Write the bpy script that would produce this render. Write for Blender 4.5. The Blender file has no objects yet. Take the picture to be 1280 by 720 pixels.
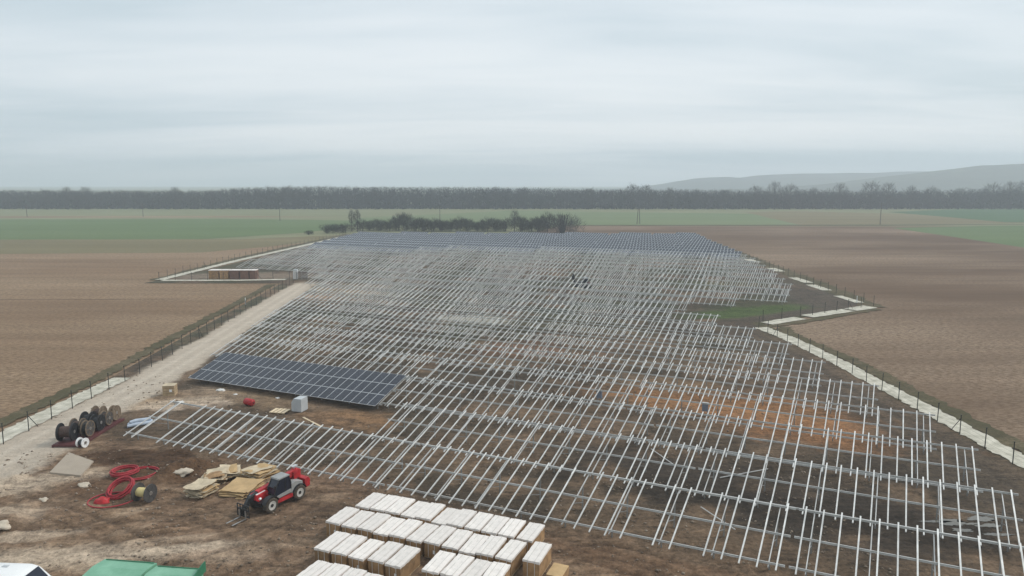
import bpy, bmesh, math, random
import numpy as np
from mathutils import Vector, Matrix

random.seed(7)
R = math.radians
sc = bpy.context.scene
col = sc.collection

# ---------------------------------------------------------------- camera
FPX, YH, CAMH = 900.0, 228.0, 25.0            # focal length in photo pixels, horizon row, height above the field
PITCH = math.atan((360 - YH) / FPX)
cam_d = bpy.data.cameras.new('camera')
cam_d.sensor_width = 36.0
cam_d.lens = 36.0 * FPX / 1280.0
cam_d.clip_start = 0.5
cam_d.clip_end = 20000
cam = bpy.data.objects.new('camera', cam_d)
col.objects.link(cam)
cam.location = (0, 0, CAMH)
cam.rotation_euler = (math.pi / 2 - PITCH, 0, 0)
sc.camera = cam

# ---------------------------------------------------------------- sky and light (overcast)
SUN_EL, SUN_AZ = R(42), R(72)                # azimuth clockwise from +Y
w = bpy.data.worlds.new('World')
sc.world = w
w.use_nodes = True
nt = w.node_tree
nt.nodes.clear()
N = nt.nodes.new
L = nt.links.new
out = N('ShaderNodeOutputWorld')
bg = N('ShaderNodeBackground')
L(bg.outputs[0], out.inputs[0])
sky = N('ShaderNodeTexSky')
sky.sky_type = 'NISHITA'
sky.sun_disc = False
sky.sun_elevation = SUN_EL
sky.sun_rotation = SUN_AZ
sky.air_density = 1.4
sky.dust_density = 3.0
skys = N('ShaderNodeVectorMath'); skys.operation = 'SCALE'; skys.inputs['Scale'].default_value = 0.10
L(sky.outputs[0], skys.inputs[0])
tc = N('ShaderNodeTexCoord')
sep = N('ShaderNodeSeparateXYZ')
L(tc.outputs['Generated'], sep.inputs[0])
def mth(op, a, b=None, clamp=False):
    n = N('ShaderNodeMath'); n.operation = op; n.use_clamp = clamp
    for i, v in enumerate((a, b)):
        if v is None: continue
        if isinstance(v, (int, float)): n.inputs[i].default_value = v
        else: L(v, n.inputs[i])
    return n.outputs[0]
zc = mth('MAXIMUM', sep.outputs[2], 0.0)
den = mth('ADD', zc, 0.075)
cx = mth('DIVIDE', sep.outputs[0], den)
cy = mth('DIVIDE', sep.outputs[1], den)
comb = N('ShaderNodeCombineXYZ')
L(cx, comb.inputs[0]); L(cy, comb.inputs[1])
def cloud(scale, sx, sy, off, detail, rough, dist):
    m = N('ShaderNodeMapping')
    m.inputs['Scale'].default_value = (sx, sy, 1)
    m.inputs['Location'].default_value = off
    m.inputs['Rotation'].default_value = (0, 0, R(-4))
    L(comb.outputs[0], m.inputs[0])
    n = N('ShaderNodeTexNoise')
    n.inputs['Scale'].default_value = scale
    n.inputs['Detail'].default_value = detail
    n.inputs['Roughness'].default_value = rough
    n.inputs['Distortion'].default_value = dist
    L(m.outputs[0], n.inputs['Vector'])
    return n.outputs['Fac']
n1 = cloud(0.42, 0.34, 0.80, (3.1, 1.7, 0), 4, 0.45, 0.6)
n2 = cloud(1.5, 0.34, 0.9, (11.3, 4.2, 2), 6, 0.55, 0.7)
mixn = mth('ADD', mth('MULTIPLY', n1, 0.74), mth('MULTIPLY', n2, 0.26))
ramp = N('ShaderNodeValToRGB')
cr = ramp.color_ramp
cr.interpolation = 'B_SPLINE'
cr.elements[0].position = 0.37; cr.elements[0].color = (0.375, 0.465, 0.515, 1)
cr.elements[1].position = 0.63; cr.elements[1].color = (0.68, 0.71, 0.73, 1)
e = cr.elements.new(0.49); e.color = (0.535, 0.595, 0.64, 1)
L(mixn, ramp.inputs[0])
mix = N('ShaderNodeMix'); mix.data_type = 'RGBA'
mix.inputs['Factor'].default_value = 0.93
L(skys.outputs[0], mix.inputs['A'])
L(ramp.outputs[0], mix.inputs['B'])
L(mix.outputs['Result'], bg.inputs[0])
bg.inputs[1].default_value = 1.0

sun_d = bpy.data.lights.new('sun', 'SUN')
sun_d.energy = 1.35
sun_d.angle = R(16)
sun_d.color = (1.0, 0.96, 0.9)
sun = bpy.data.objects.new('sun', sun_d)
col.objects.link(sun)
sdir = Vector((math.sin(SUN_AZ) * math.cos(SUN_EL), math.cos(SUN_AZ) * math.cos(SUN_EL), math.sin(SUN_EL)))
sun.rotation_euler = (-sdir).to_track_quat('-Z', 'Y').to_euler()
sun.location = (0, 0, 200)

sc.view_settings.view_transform = 'Standard'
sc.view_settings.look = 'None'
sc.view_settings.exposure = 0.48
sc.view_settings.gamma = 1.0
sc.view_settings.use_curve_mapping = False
sc.render.engine = 'CYCLES'
sc.cycles.use_denoising = True
sc.cycles.max_bounces = 5
sc.cycles.diffuse_bounces = 2
sc.cycles.glossy_bounces = 2
sc.cycles.volume_bounces = 3
sc.cycles.transparent_max_bounces = 6

# ---------------------------------------------------------------- helpers
def gp(x, y, z=0.0):
    """point of the place, at height z, that the photo shows at pixel (x, y)"""
    a, b = x - 640.0, 360.0 - y
    d = (a, FPX * math.cos(PITCH) + b * math.sin(PITCH), b * math.cos(PITCH) - FPX * math.sin(PITCH))
    t = (z - CAMH) / d[2]
    return Vector((d[0] * t, d[1] * t, z))

def px(P):
    X, Y, Z = P[0], P[1], P[2] - CAMH
    F = Y * math.cos(PITCH) - Z * math.sin(PITCH)
    U = Y * math.sin(PITCH) + Z * math.cos(PITCH)
    return 640 + FPX * X / F, 360 - FPX * U / F

def tag(o, label=None, cat=None, group=None, kind=None):
    if label: o['label'] = label
    if cat: o['category'] = cat
    if group: o['group'] = group
    if kind: o['kind'] = kind
    return o

def empty(name, loc=(0, 0, 0), rz=0.0):
    o = bpy.data.objects.new(name, None)
    o.empty_display_size = 0.3
    o.location = loc
    o.rotation_euler = (0, 0, rz)
    col.objects.link(o)
    return o

def link(name, me, parent=None, loc=(0, 0, 0), rot=(0, 0, 0), scale=(1, 1, 1)):
    o = bpy.data.objects.new(name, me)
    o.location = loc; o.rotation_euler = rot; o.scale = scale
    o.parent = parent
    col.objects.link(o)
    return o

def copy_tree(o, parent=None):
    c = o.copy(); col.objects.link(c); c.parent = parent
    for ch in o.children: copy_tree(ch, c)
    return c

class MB:
    """collects faces; build() makes one mesh object"""
    def __init__(s): s.v = []; s.f = []; s.m = []; s.sm = []
    def add(s, vs, fs, m=0, smooth=False):
        b = len(s.v)
        s.v.extend([tuple(p) for p in vs])
        for f in fs:
            s.f.append(tuple(b + i for i in f)); s.m.append(m); s.sm.append(smooth)
    def box(s, c, d, m=0, rz=0.0, taper=1.0):
        x, y, z = d[0] / 2, d[1] / 2, d[2] / 2
        ca, sa = math.cos(rz), math.sin(rz)
        vs = []
        for k in (-1, 1):
            t = taper if k > 0 else 1.0
            for i, j in ((-1, -1), (1, -1), (1, 1), (-1, 1)):
                a, b = i * x * t, j * y * t
                vs.append((c[0] + a * ca - b * sa, c[1] + a * sa + b * ca, c[2] + k * z))
        s.add(vs, [(3, 2, 1, 0), (4, 5, 6, 7), (0, 1, 5, 4), (1, 2, 6, 5), (2, 3, 7, 6), (3, 0, 4, 7)], m)
    def beam(s, p, q, wd, h, m=0, up=(0, 0, 1)):
        p, q = Vector(p), Vector(q)
        d = (q - p).normalized()
        u = Vector(up)
        sd = d.cross(u)
        if sd.length < 1e-4: sd = d.cross(Vector((0, 1, 0)))
        sd.normalize(); u = sd.cross(d).normalized()
        a, b = sd * wd / 2, u * h / 2
        vs = [p - a - b, p + a - b, p + a + b, p - a + b, q - a - b, q + a - b, q + a + b, q - a + b]
        s.add(vs, [(0, 1, 2, 3), (7, 6, 5, 4), (4, 5, 1, 0), (5, 6, 2, 1), (6, 7, 3, 2), (7, 4, 0, 3)], m)
    def prism(s, prof, axis, a, b, m=0, smooth=False):
        """profile (list of 2D) extruded along axis 'x'/'y'/'z' from a to b"""
        n = len(prof)
        def P(q, t):
            return {'y': (q[0], t, q[1]), 'x': (t, q[0], q[1]), 'z': (q[0], q[1], t)}[axis]
        vs = [P(q, a) for q in prof] + [P(q, b) for q in prof]
        fs = [(i, (i + 1) % n, n + (i + 1) % n, n + i) for i in range(n)]
        s.add(vs, fs, m, smooth)
        s.add(vs, [tuple(range(n - 1, -1, -1)), tuple(range(n, 2 * n))], m)
    def tube(s, pts, r, n=8, m=0, closed=False, smooth=True, caps=True):
        pts = [Vector(p) for p in pts]
        rs = r if isinstance(r, (list, tuple)) else [r] * len(pts)
        k = len(pts); vs = []
        pu = None
        for i, p in enumerate(pts):
            a = pts[i - 1] if (i or closed) else pts[i]
            b = pts[(i + 1) % k] if (i < k - 1 or closed) else pts[i]
            d = (b - a).normalized()
            if pu is None:
                pu = Vector((0, 0, 1)) if abs(d.z) < 0.9 else Vector((1, 0, 0))
            sd = d.cross(pu)
            if sd.length < 1e-4: sd = d.cross(Vector((0.3, 1, 0.2)))
            sd.normalize(); pu = sd.cross(d).normalized()
            for j in range(n):
                t = 2 * math.pi * j / n
                vs.append(p + (sd * math.cos(t) + pu * math.sin(t)) * rs[i])
        fs = []
        for i in range(k if closed else k - 1):
            for j in range(n):
                a, b = i * n + j, i * n + (j + 1) % n
                c, d2 = ((i + 1) % k) * n + (j + 1) % n, ((i + 1) % k) * n + j
                fs.append((a, d2, c, b))
        s.add(vs, fs, m, smooth)
        if caps and not closed:
            s.add(vs[:n], [tuple(range(n))], m)
            s.add(vs[-n:], [tuple(range(n - 1, -1, -1))], m)
    def disc(s, c, r0, r1, x0, x1, n=24, m=0, axis='x'):
        """ring / disc with thickness along axis from x0 to x1, inner radius r0"""
        def P(t, r, x):
            a, b = r * math.cos(t), r * math.sin(t)
            return {'x': (c[0] + x, c[1] + a, c[2] + b), 'y': (c[0] + a, c[1] + x, c[2] + b), 'z': (c[0] + a, c[1] + b, c[2] + x)}[axis]
        vs = []; fs = []
        for i in range(n):
            t = 2 * math.pi * i / n
            vs += [P(t, r0, x0), P(t, r1, x0), P(t, r1, x1), P(t, r0, x1)]
        for i in range(n):
            a, b = 4 * i, 4 * ((i + 1) % n)
            for k in range(4):
                if r0 <= 1e-6 and k == 3: continue
                fs.append((a + k, a + (k + 1) % 4, b + (k + 1) % 4, b + k))
        s.add(vs, fs, m)
    def mesh(s, name, mats):
        me = bpy.data.meshes.new(name)
        me.from_pydata(s.v, [], s.f)
        for mt in (mats if isinstance(mats, (list, tuple)) else [mats]): me.materials.append(mt)
        me.polygons.foreach_set('material_index', s.m)
        me.polygons.foreach_set('use_smooth', s.sm)
        me.update()
        return me
    def build(s, name, mats, parent=None, **k):
        return link(name, s.mesh(name, mats), parent, **k)

def np_mesh(name, verts, faces, mat):
    """fast mesh from numpy arrays (faces all the same size)"""
    me = bpy.data.meshes.new(name)
    nv, nf, k = len(verts), len(faces), faces.shape[1]
    me.vertices.add(nv); me.vertices.foreach_set('co', np.ascontiguousarray(verts, dtype=np.float32).ravel())
    me.loops.add(nf * k); me.loops.foreach_set('vertex_index', np.ascontiguousarray(faces, dtype=np.int32).ravel())
    me.polygons.add(nf)
    me.polygons.foreach_set('loop_start', np.arange(0, nf * k, k, dtype=np.int32))
    if mat: me.materials.append(mat)
    me.update(calc_edges=True)
    return me

def hash2(ix, iy, seed):
    n = (ix.astype(np.int64) * 374761393 + iy.astype(np.int64) * 668265263 + seed * 1442695041) & 0x7fffffff
    n = ((n ^ (n >> 13)) * 1274126177) & 0x7fffffff
    return ((n ^ (n >> 16)) & 0xffff) / 65535.0
def vnoise(x, y, seed=0):
    ix, iy = np.floor(x), np.floor(y)
    fx, fy = x - ix, y - iy
    fx = fx * fx * (3 - 2 * fx); fy = fy * fy * (3 - 2 * fy)
    ix = ix.astype(np.int64); iy = iy.astype(np.int64)
    a, b = hash2(ix, iy, seed), hash2(ix + 1, iy, seed)
    c, d = hash2(ix, iy + 1, seed), hash2(ix + 1, iy + 1, seed)
    return (a * (1 - fx) + b * fx) * (1 - fy) + (c * (1 - fx) + d * fx) * fy
def fbm(x, y, seed=0, oct=4):
    s = 0; a = 0.5; t = 0
    for i in range(oct):
        s = s + a * vnoise(x * 2 ** i, y * 2 ** i, seed + i * 17); t += a; a *= 0.55
    return s / t
def sstep(a, b, x):
    t = np.clip((x - a) / (b - a), 0, 1)
    return t * t * (3 - 2 * t)

# ---------------------------------------------------------------- materials
def mat(name, c, rough=0.8, metal=0.0, var=0.15, scale=3.0, bump=0.0, bscale=20.0, c2=None, detail=4, spec=None, stretch=None, vary=0.0):
    m = bpy.data.materials.new(name)
    m.use_nodes = True
    t = m.node_tree; p = t.nodes['Principled BSDF']
    n = t.nodes.new; l = t.links.new
    p.inputs['Roughness'].default_value = rough
    p.inputs['Metallic'].default_value = metal
    if spec is not None: p.inputs['Specular IOR Level'].default_value = spec
    co = n('ShaderNodeTexCoord').outputs['Object']
    if stretch:
        mp = n('ShaderNodeMapping'); mp.inputs['Scale'].default_value = stretch
        l(co, mp.inputs[0]); co = mp.outputs[0]
    no = n('ShaderNodeTexNoise')
    no.inputs['Scale'].default_value = scale; no.inputs['Detail'].default_value = detail; no.inputs['Roughness'].default_value = 0.6
    l(co, no.inputs['Vector'])
    rp = n('ShaderNodeValToRGB')
    a = tuple(max(0, x * (1 - var)) for x in c) + (1,)
    b = (tuple(c2) if c2 else tuple(min(1, x * (1 + var)) for x in c)) + (1,)
    rp.color_ramp.elements[0].position = 0.32; rp.color_ramp.elements[0].color = a
    rp.color_ramp.elements[1].position = 0.68; rp.color_ramp.elements[1].color = b
    l(no.outputs['Fac'], rp.inputs[0])
    colo = rp.outputs[0]
    if vary:
        oi = n('ShaderNodeObjectInfo')
        mr = n('ShaderNodeMapRange'); mr.inputs['To Min'].default_value = 1 - vary; mr.inputs['To Max'].default_value = 1 + vary
        l(oi.outputs['Random'], mr.inputs['Value'])
        vm = n('ShaderNodeVectorMath'); vm.operation = 'SCALE'
        l(colo, vm.inputs[0]); l(mr.outputs[0], vm.inputs['Scale']); colo = vm.outputs[0]
    l(colo, p.inputs['Base Color'])
    if bump:
        nb = n('ShaderNodeTexNoise'); nb.inputs['Scale'].default_value = bscale; nb.inputs['Detail'].default_value = 5
        l(co, nb.inputs['Vector'])
        bp = n('ShaderNodeBump'); bp.inputs['Strength'].default_value = bump; bp.inputs['Distance'].default_value = 0.1
        l(nb.outputs['Fac'], bp.inputs['Height']); l(bp.outputs[0], p.inputs['Normal'])
    return m

def field_mat(name, c1, c2, c3, grain=1.6, row_dir=0.0, row_scale=0.25, big=0.02, bump=0.5, rowamt=0.25, patch=None):
    """farmland: broad tone patches, drill rows and fine stubble grain"""
    m = bpy.data.materials.new(name); m.use_nodes = True
    t = m.node_tree; p = t.nodes['Principled BSDF']; n = t.nodes.new; l = t.links.new
    p.inputs['Roughness'].default_value = 0.95; p.inputs['Specular IOR Level'].default_value = 0.1
    co = n('ShaderNodeTexCoord').outputs['Object']
    def noise(sc_, st=(1, 1, 1), det=5, rot=0.0, rough=0.6):
        mp = n('ShaderNodeMapping'); mp.inputs['Scale'].default_value = st; mp.inputs['Rotation'].default_value = (0, 0, rot)
        l(co, mp.inputs[0])
        x = n('ShaderNodeTexNoise'); x.inputs['Scale'].default_value = sc_; x.inputs['Detail'].default_value = det; x.inputs['Roughness'].default_value = rough
        l(mp.outputs[0], x.inputs['Vector']); return x.outputs['Fac']
    bigf = noise(big, (0.45, 1.3, 1), 5)
    fine = noise(grain * 1.6, (0.75, 1.6, 1), 6, 0, 0.8)
    rows = noise(row_scale, (0.07, 1.0, 1), 5, row_dir)
    rp = n('ShaderNodeValToRGB'); rp.color_ramp.elements[0].position = 0.41; rp.color_ramp.elements[0].color = (*c1, 1)
    rp.color_ramp.elements[1].position = 0.60; rp.color_ramp.elements[1].color = (*c2, 1)
    l(bigf, rp.inputs[0])
    mx = n('ShaderNodeMix'); mx.data_type = 'RGBA'
    fr = n('ShaderNodeMapRange'); fr.inputs['From Min'].default_value = 0.44; fr.inputs['From Max'].default_value = 0.58; fr.inputs['To Max'].default_value = 0.95
    l(fine, fr.inputs['Value']); l(fr.outputs[0], mx.inputs['Factor'])
    l(rp.outputs[0], mx.inputs['A']); mx.inputs['B'].default_value = (*c3, 1)
    rr = n('ShaderNodeMapRange'); rr.inputs['From Min'].default_value = 0.3; rr.inputs['From Max'].default_value = 0.7
    rr.inputs['To Min'].default_value = 1 - rowamt; rr.inputs['To Max'].default_value = 1 + rowamt
    l(rows, rr.inputs['Value'])
    vm = n('ShaderNodeVectorMath'); vm.operation = 'SCALE'
    l(mx.outputs['Result'], vm.inputs[0]); l(rr.outputs[0], vm.inputs['Scale'])
    l(vm.outputs[0], p.inputs['Base Color'])
    bp = n('ShaderNodeBump'); bp.inputs['Strength'].default_value = bump; bp.inputs['Distance'].default_value = 0.15
    l(fine, bp.inputs['Height']); l(bp.outputs[0], p.inputs['Normal'])
    return m

M = {}
M['ground'] = field_mat('pale_far_field', (0.20, 0.20, 0.115), (0.235, 0.225, 0.135), (0.17, 0.185, 0.10), big=0.004)
M['stubble'] = field_mat('stubble_field', (0.245, 0.165, 0.102), (0.36, 0.262, 0.170), (0.150, 0.098, 0.062), grain=1.0, row_dir=R(-3), row_scale=0.22, big=0.012, rowamt=0.15)
M['tilled'] = field_mat('tilled_field', (0.135, 0.088, 0.056), (0.33, 0.245, 0.172), (0.120, 0.078, 0.050), grain=1.0, row_dir=R(14), row_scale=0.22, big=0.009, rowamt=0.14)
M['wheat'] = field_mat('winter_wheat', (0.115, 0.165, 0.068), (0.145, 0.19, 0.088), (0.10, 0.14, 0.06), grain=0.5, row_dir=0, row_scale=0.03, big=0.006, rowamt=0.12)
M['palewheat'] = field_mat('pale_wheat', (0.13, 0.185, 0.085), (0.17, 0.205, 0.105), (0.14, 0.165, 0.085), grain=0.4, row_dir=0, row_scale=0.02, big=0.005, rowamt=0.1)
M['olive'] = field_mat('olive_fallow', (0.185, 0.155, 0.085), (0.225, 0.185, 0.105), (0.15, 0.135, 0.075), grain=0.5, row_dir=0, row_scale=0.05, big=0.006, rowamt=0.12)
M['bluegreen'] = field_mat('dark_wheat', (0.07, 0.125, 0.06), (0.085, 0.14, 0.07), (0.065, 0.115, 0.055), grain=0.3, row_dir=0, row_scale=0.02, big=0.005, rowamt=0.1)
M['verge'] = field_mat('rough_verge', (0.10, 0.085, 0.05), (0.16, 0.125, 0.08), (0.075, 0.07, 0.038), grain=1.8, big=0.15, rowamt=0.2, row_scale=0.5)
M['gravel'] = mat('white_gravel', (0.47, 0.44, 0.345), 0.95, 0, 0.22, 0.9, 0.5, 9.0, c2=(0.64, 0.60, 0.50))
M['hill'] = field_mat('hill_cover', (0.03, 0.036, 0.028), (0.085, 0.095, 0.06), (0.035, 0.04, 0.03), grain=0.02, big=0.0022, rowamt=0.15, row_scale=0.004, bump=0.1)
M['rail'] = mat('galvanised_rail', (0.64, 0.63, 0.60), 0.45, 0.3, 0.22, 0.8, vary=0.12)
M['purlin'] = mat('galvanised_purlin', (0.54, 0.535, 0.515), 0.5, 0.2, 0.12, 0.9, vary=0.06)
M['post'] = mat('galvanised_post', (0.30, 0.30, 0.29), 0.55, 0.4, 0.15, 2.0)
M['fencepost'] = mat('dark_fence_post', (0.035, 0.036, 0.032), 0.6, 0.2, 0.2, 3.0)
M['wire'] = mat('fence_wire', (0.10, 0.105, 0.095), 0.5, 0.5, 0.1, 3.0)
M['frame'] = mat('panel_frame', (0.62, 0.63, 0.64), 0.4, 0.5, 0.06, 1.0)
M['cardboard'] = mat('brown_cardboard', (0.29, 0.175, 0.085), 0.9, 0, 0.32, 1.7, 0.3, 5.0, vary=0.25)
M['tan'] = mat('tan_cardboard', (0.50, 0.34, 0.17), 0.85, 0, 0.18, 0.9, 0.1, 5.0, vary=0.10)
M['palecard'] = mat('weathered_cardboard', (0.52, 0.43, 0.30), 0.9, 0, 0.22, 1.2, 0.2, 4.0, vary=0.12)
M['lid'] = mat('white_lid', (0.76, 0.705, 0.655), 0.75, 0, 0.08, 1.6, 0.3, 3.0, vary=0.08)
M['strap'] = mat('grey_strap', (0.58, 0.55, 0.51), 0.6, 0, 0.1, 2.0)
M['wood'] = mat('pallet_wood', (0.42, 0.31, 0.19), 0.9, 0, 0.2, 3.0, vary=0.12)
M['lightwood'] = mat('new_timber', (0.66, 0.53, 0.36), 0.8, 0, 0.12, 3.0, vary=0.08)
M['red'] = mat('red_paint', (0.42, 0.025, 0.03), 0.5, 0, 0.35, 2.2, spec=0.35)
M['darkred'] = mat('muddy_red_steel', (0.10, 0.028, 0.028), 0.7, 0, 0.3, 2.0)
M['hose'] = mat('red_conduit', (0.36, 0.022, 0.032), 0.55, 0, 0.2, 2.5)
M['black'] = mat('black_steel', (0.022, 0.022, 0.024), 0.5, 0.1, 0.25, 3.0)
M['grey'] = mat('grey_paint', (0.30, 0.30, 0.29), 0.5, 0.05, 0.12, 2.0)
M['lightgrey'] = mat('light_grey_metal', (0.50, 0.52, 0.53), 0.5, 0.1, 0.08, 1.5)
M['tyre'] = mat('muddy_tyre', (0.045, 0.04, 0.035), 0.9, 0, 0.3, 4.0, 0.3, 12.0, c2=(0.11, 0.085, 0.06))
M['rim'] = mat('pale_rim', (0.58, 0.56, 0.52), 0.5, 0.1, 0.15, 5.0)
M['steel'] = mat('worn_steel', (0.42, 0.40, 0.38), 0.4, 0.7, 0.15, 3.0)
M['white'] = mat('white_paint', (0.80, 0.80, 0.79), 0.35, 0, 0.04, 1.0)
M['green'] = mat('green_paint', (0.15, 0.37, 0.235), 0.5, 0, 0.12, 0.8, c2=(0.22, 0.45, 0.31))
M['darkgreen'] = mat('dark_green_steel', (0.03, 0.17, 0.09), 0.6, 0, 0.15, 1.2)  # plain darker green of the skip ribs, lid edges and end plate
M['rubber'] = mat('brown_cable', (0.075, 0.045, 0.035), 0.7, 0, 0.25, 4.0)
M['blackcable'] = mat('black_cable', (0.03, 0.03, 0.032), 0.6, 0, 0.2, 4.0)
M['drumwood'] = mat('drum_timber', (0.17, 0.125, 0.085), 0.9, 0, 0.25, 3.0, vary=0.2)
M['greydrum'] = mat('grey_drum_steel', (0.085, 0.08, 0.078), 0.6, 0.3, 0.2, 3.0)
M['yellow'] = mat('cream_core', (0.66, 0.55, 0.26), 0.7, 0, 0.08, 2.0)
M['slab'] = mat('dusty_board', (0.36, 0.30, 0.235), 0.95, 0, 0.07, 0.8, 0.1, 3.0)
M['bluewrap'] = mat('pale_blue_film', (0.42, 0.48, 0.56), 0.5, 0, 0.12, 2.0, 0.2, 4.0)
M['bluegrey'] = mat('blue_grey_box', (0.20, 0.23, 0.29), 0.5, 0.1, 0.15, 3.0)
M['redbrown'] = mat('reddish_carton', (0.16, 0.088, 0.06), 0.9, 0, 0.2, 1.2, vary=0.15)
M['timberpole'] = mat('weathered_pole', (0.10, 0.085, 0.07), 0.9, 0, 0.15, 2.0)
M['bark'] = mat('winter_bark', (0.034, 0.031, 0.029), 0.95, 0, 0.25, 0.7, vary=0.2)
M['twig'] = mat('winter_twigs', (0.036, 0.034, 0.033), 0.95, 0, 0.3, 0.3, vary=0.2)
M['hedge'] = mat('hedge_twigs', (0.043, 0.046, 0.033), 0.95, 0, 0.35, 0.4, c2=(0.065, 0.07, 0.045), vary=0.25)
M['greenhedge'] = mat('green_hedge', (0.038, 0.058, 0.026), 0.95, 0, 0.35, 0.4, vary=0.2)
M['wood_mass'] = mat('far_wood', (0.026, 0.026, 0.027), 0.95, 0, 0.3, 0.02)
M['stone'] = mat('pale_stone', (0.50, 0.43, 0.34), 0.95, 0, 0.15, 2.0, 0.3, 6.0)
M['clod'] = mat('soil_clod', (0.15, 0.105, 0.07), 0.95, 0, 0.4, 0.6, c2=(0.36, 0.29, 0.22))
M['whitesack'] = mat('white_plastic', (0.66, 0.64, 0.60), 0.6, 0, 0.1, 3.0)

def glass_mat(name, c, rough=0.08):
    m = bpy.data.materials.new(name); m.use_nodes = True
    p = m.node_tree.nodes['Principled BSDF']
    no = m.node_tree.nodes.new('ShaderNodeTexNoise'); no.inputs['Scale'].default_value = 2.0
    mr = m.node_tree.nodes.new('ShaderNodeMapRange'); mr.inputs['To Min'].default_value = rough * 0.7; mr.inputs['To Max'].default_value = rough * 1.6
    m.node_tree.links.new(no.outputs['Fac'], mr.inputs['Value']); m.node_tree.links.new(mr.outputs[0], p.inputs['Roughness'])
    p.inputs['Base Color'].default_value = (*c, 1)
    p.inputs['IOR'].default_value = 1.5
    return m
M['glass'] = glass_mat('tinted_glass', (0.012, 0.016, 0.03))

def panel_mat():
    m = bpy.data.materials.new('photovoltaic_cells'); m.use_nodes = True
    t = m.node_tree; p = t.nodes['Principled BSDF']; n = t.nodes.new; l = t.links.new
    co = n('ShaderNodeTexCoord').outputs['Object']
    br = n('ShaderNodeTexBrick')
    br.inputs['Scale'].default_value = 1.0
    br.offset = 0.0; br.squash = 1.0
    br.inputs['Brick Width'].default_value = 0.17; br.inputs['Row Height'].default_value = 0.17
    br.inputs['Mortar Size'].default_value = 0.004; br.inputs['Mortar Smooth'].default_value = 0.2
    br.inputs['Color1'].default_value = (0.015, 0.017, 0.025, 1); br.inputs['Color2'].default_value = (0.019, 0.021, 0.030, 1)
    br.inputs['Mortar'].default_value = (0.10, 0.11, 0.14, 1)
    l(co, br.inputs['Vector'])
    no = n('ShaderNodeTexNoise'); no.inputs['Scale'].default_value = 0.25; no.inputs['Detail'].default_value = 3
    l(co, no.inputs['Vector'])
    oi = n('ShaderNodeObjectInfo')
    ad = n('ShaderNodeMath'); ad.operation = 'ADD'; l(no.outputs['Fac'], ad.inputs[0]); l(oi.outputs['Random'], ad.inputs[1])
    mr = n('ShaderNodeMapRange'); mr.inputs['From Max'].default_value = 1.6; mr.inputs['To Min'].default_value = 0.75; mr.inputs['To Max'].default_value = 1.35
    l(ad.outputs[0], mr.inputs['Value'])
    vm = n('ShaderNodeVectorMath'); vm.operation = 'SCALE'; l(br.outputs['Color'], vm.inputs[0]); l(mr.outputs[0], vm.inputs['Scale'])
    l(vm.outputs[0], p.inputs['Base Color'])
    p.inputs['Roughness'].default_value = 0.14; p.inputs['IOR'].default_value = 1.42
    return m
M['pv'] = panel_mat()

def soil_mat():
    m = bpy.data.materials.new('site_soil'); m.use_nodes = True
    t = m.node_tree; p = t.nodes['Principled BSDF']; n = t.nodes.new; l = t.links.new
    at = n('ShaderNodeAttribute'); at.attribute_name = 'soil'
    co = n('ShaderNodeTexCoord').outputs['Object']
    def noise(s, det=6, rough=0.7, st=(1, 1, 1), rot=0):
        mp = n('ShaderNodeMapping'); mp.inputs['Scale'].default_value = st; mp.inputs['Rotation'].default_value = (0, 0, rot); l(co, mp.inputs[0])
        x = n('ShaderNodeTexNoise'); x.inputs['Scale'].default_value = s; x.inputs['Detail'].default_value = det; x.inputs['Roughness'].default_value = rough
        l(mp.outputs[0], x.inputs['Vector']); return x.outputs['Fac']
    a = noise(1.1, 7, 0.72)
    b = noise(0.30, 5, 0.6, (1, 1, 1))
    c = noise(1.5, 5, 0.65, (0.12, 1.2, 1), R(-44))
    s1 = n('ShaderNodeMath'); s1.operation = 'MULTIPLY'; l(a, s1.inputs[0]); s1.inputs[1].default_value = 1.15
    s2 = n('ShaderNodeMath'); s2.operation = 'MULTIPLY_ADD'; l(b, s2.inputs[0]); s2.inputs[1].default_value = 0.55; l(s1.outputs[0], s2.inputs[2])
    s2b = n('ShaderNodeMath'); s2b.operation = 'MULTIPLY_ADD'; l(c, s2b.inputs[0]); s2b.inputs[1].default_value = 0.95; l(s2.outputs[0], s2b.inputs[2])
    g = noise(3.6, 5, 0.75)
    s3 = n('ShaderNodeMath'); s3.operation = 'MULTIPLY_ADD'; l(g, s3.inputs[0]); s3.inputs[1].default_value = 1.5; l(s2b.outputs[0], s3.inputs[2])
    mr = n('ShaderNodeMapRange'); mr.inputs['From Min'].default_value = 1.62; mr.inputs['From Max'].default_value = 2.52
    mr.inputs['To Min'].default_value = 0.30; mr.inputs['To Max'].default_value = 1.75
    l(s3.outputs[0], mr.inputs['Value'])
    am = n('ShaderNodeMix'); am.data_type = 'FLOAT'; l(at.outputs['Alpha'], am.inputs['Factor']); am.inputs['A'].default_value = 1.0; l(mr.outputs[0], am.inputs['B'])
    vm = n('ShaderNodeVectorMath'); vm.operation = 'SCALE'; l(at.outputs['Color'], vm.inputs[0]); l(am.outputs[0], vm.inputs['Scale'])
    l(vm.outputs[0], p.inputs['Base Color'])
    bp = n('ShaderNodeBump'); bp.inputs['Strength'].default_value = 0.7; bp.inputs['Distance'].default_value = 0.18
    l(s3.outputs[0], bp.inputs['Height']); l(bp.outputs[0], p.inputs['Normal'])
    p.inputs['Roughness'].default_value = 0.9; p.inputs['Specular IOR Level'].default_value = 0.2
    return m
M['soil'] = soil_mat()

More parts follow.
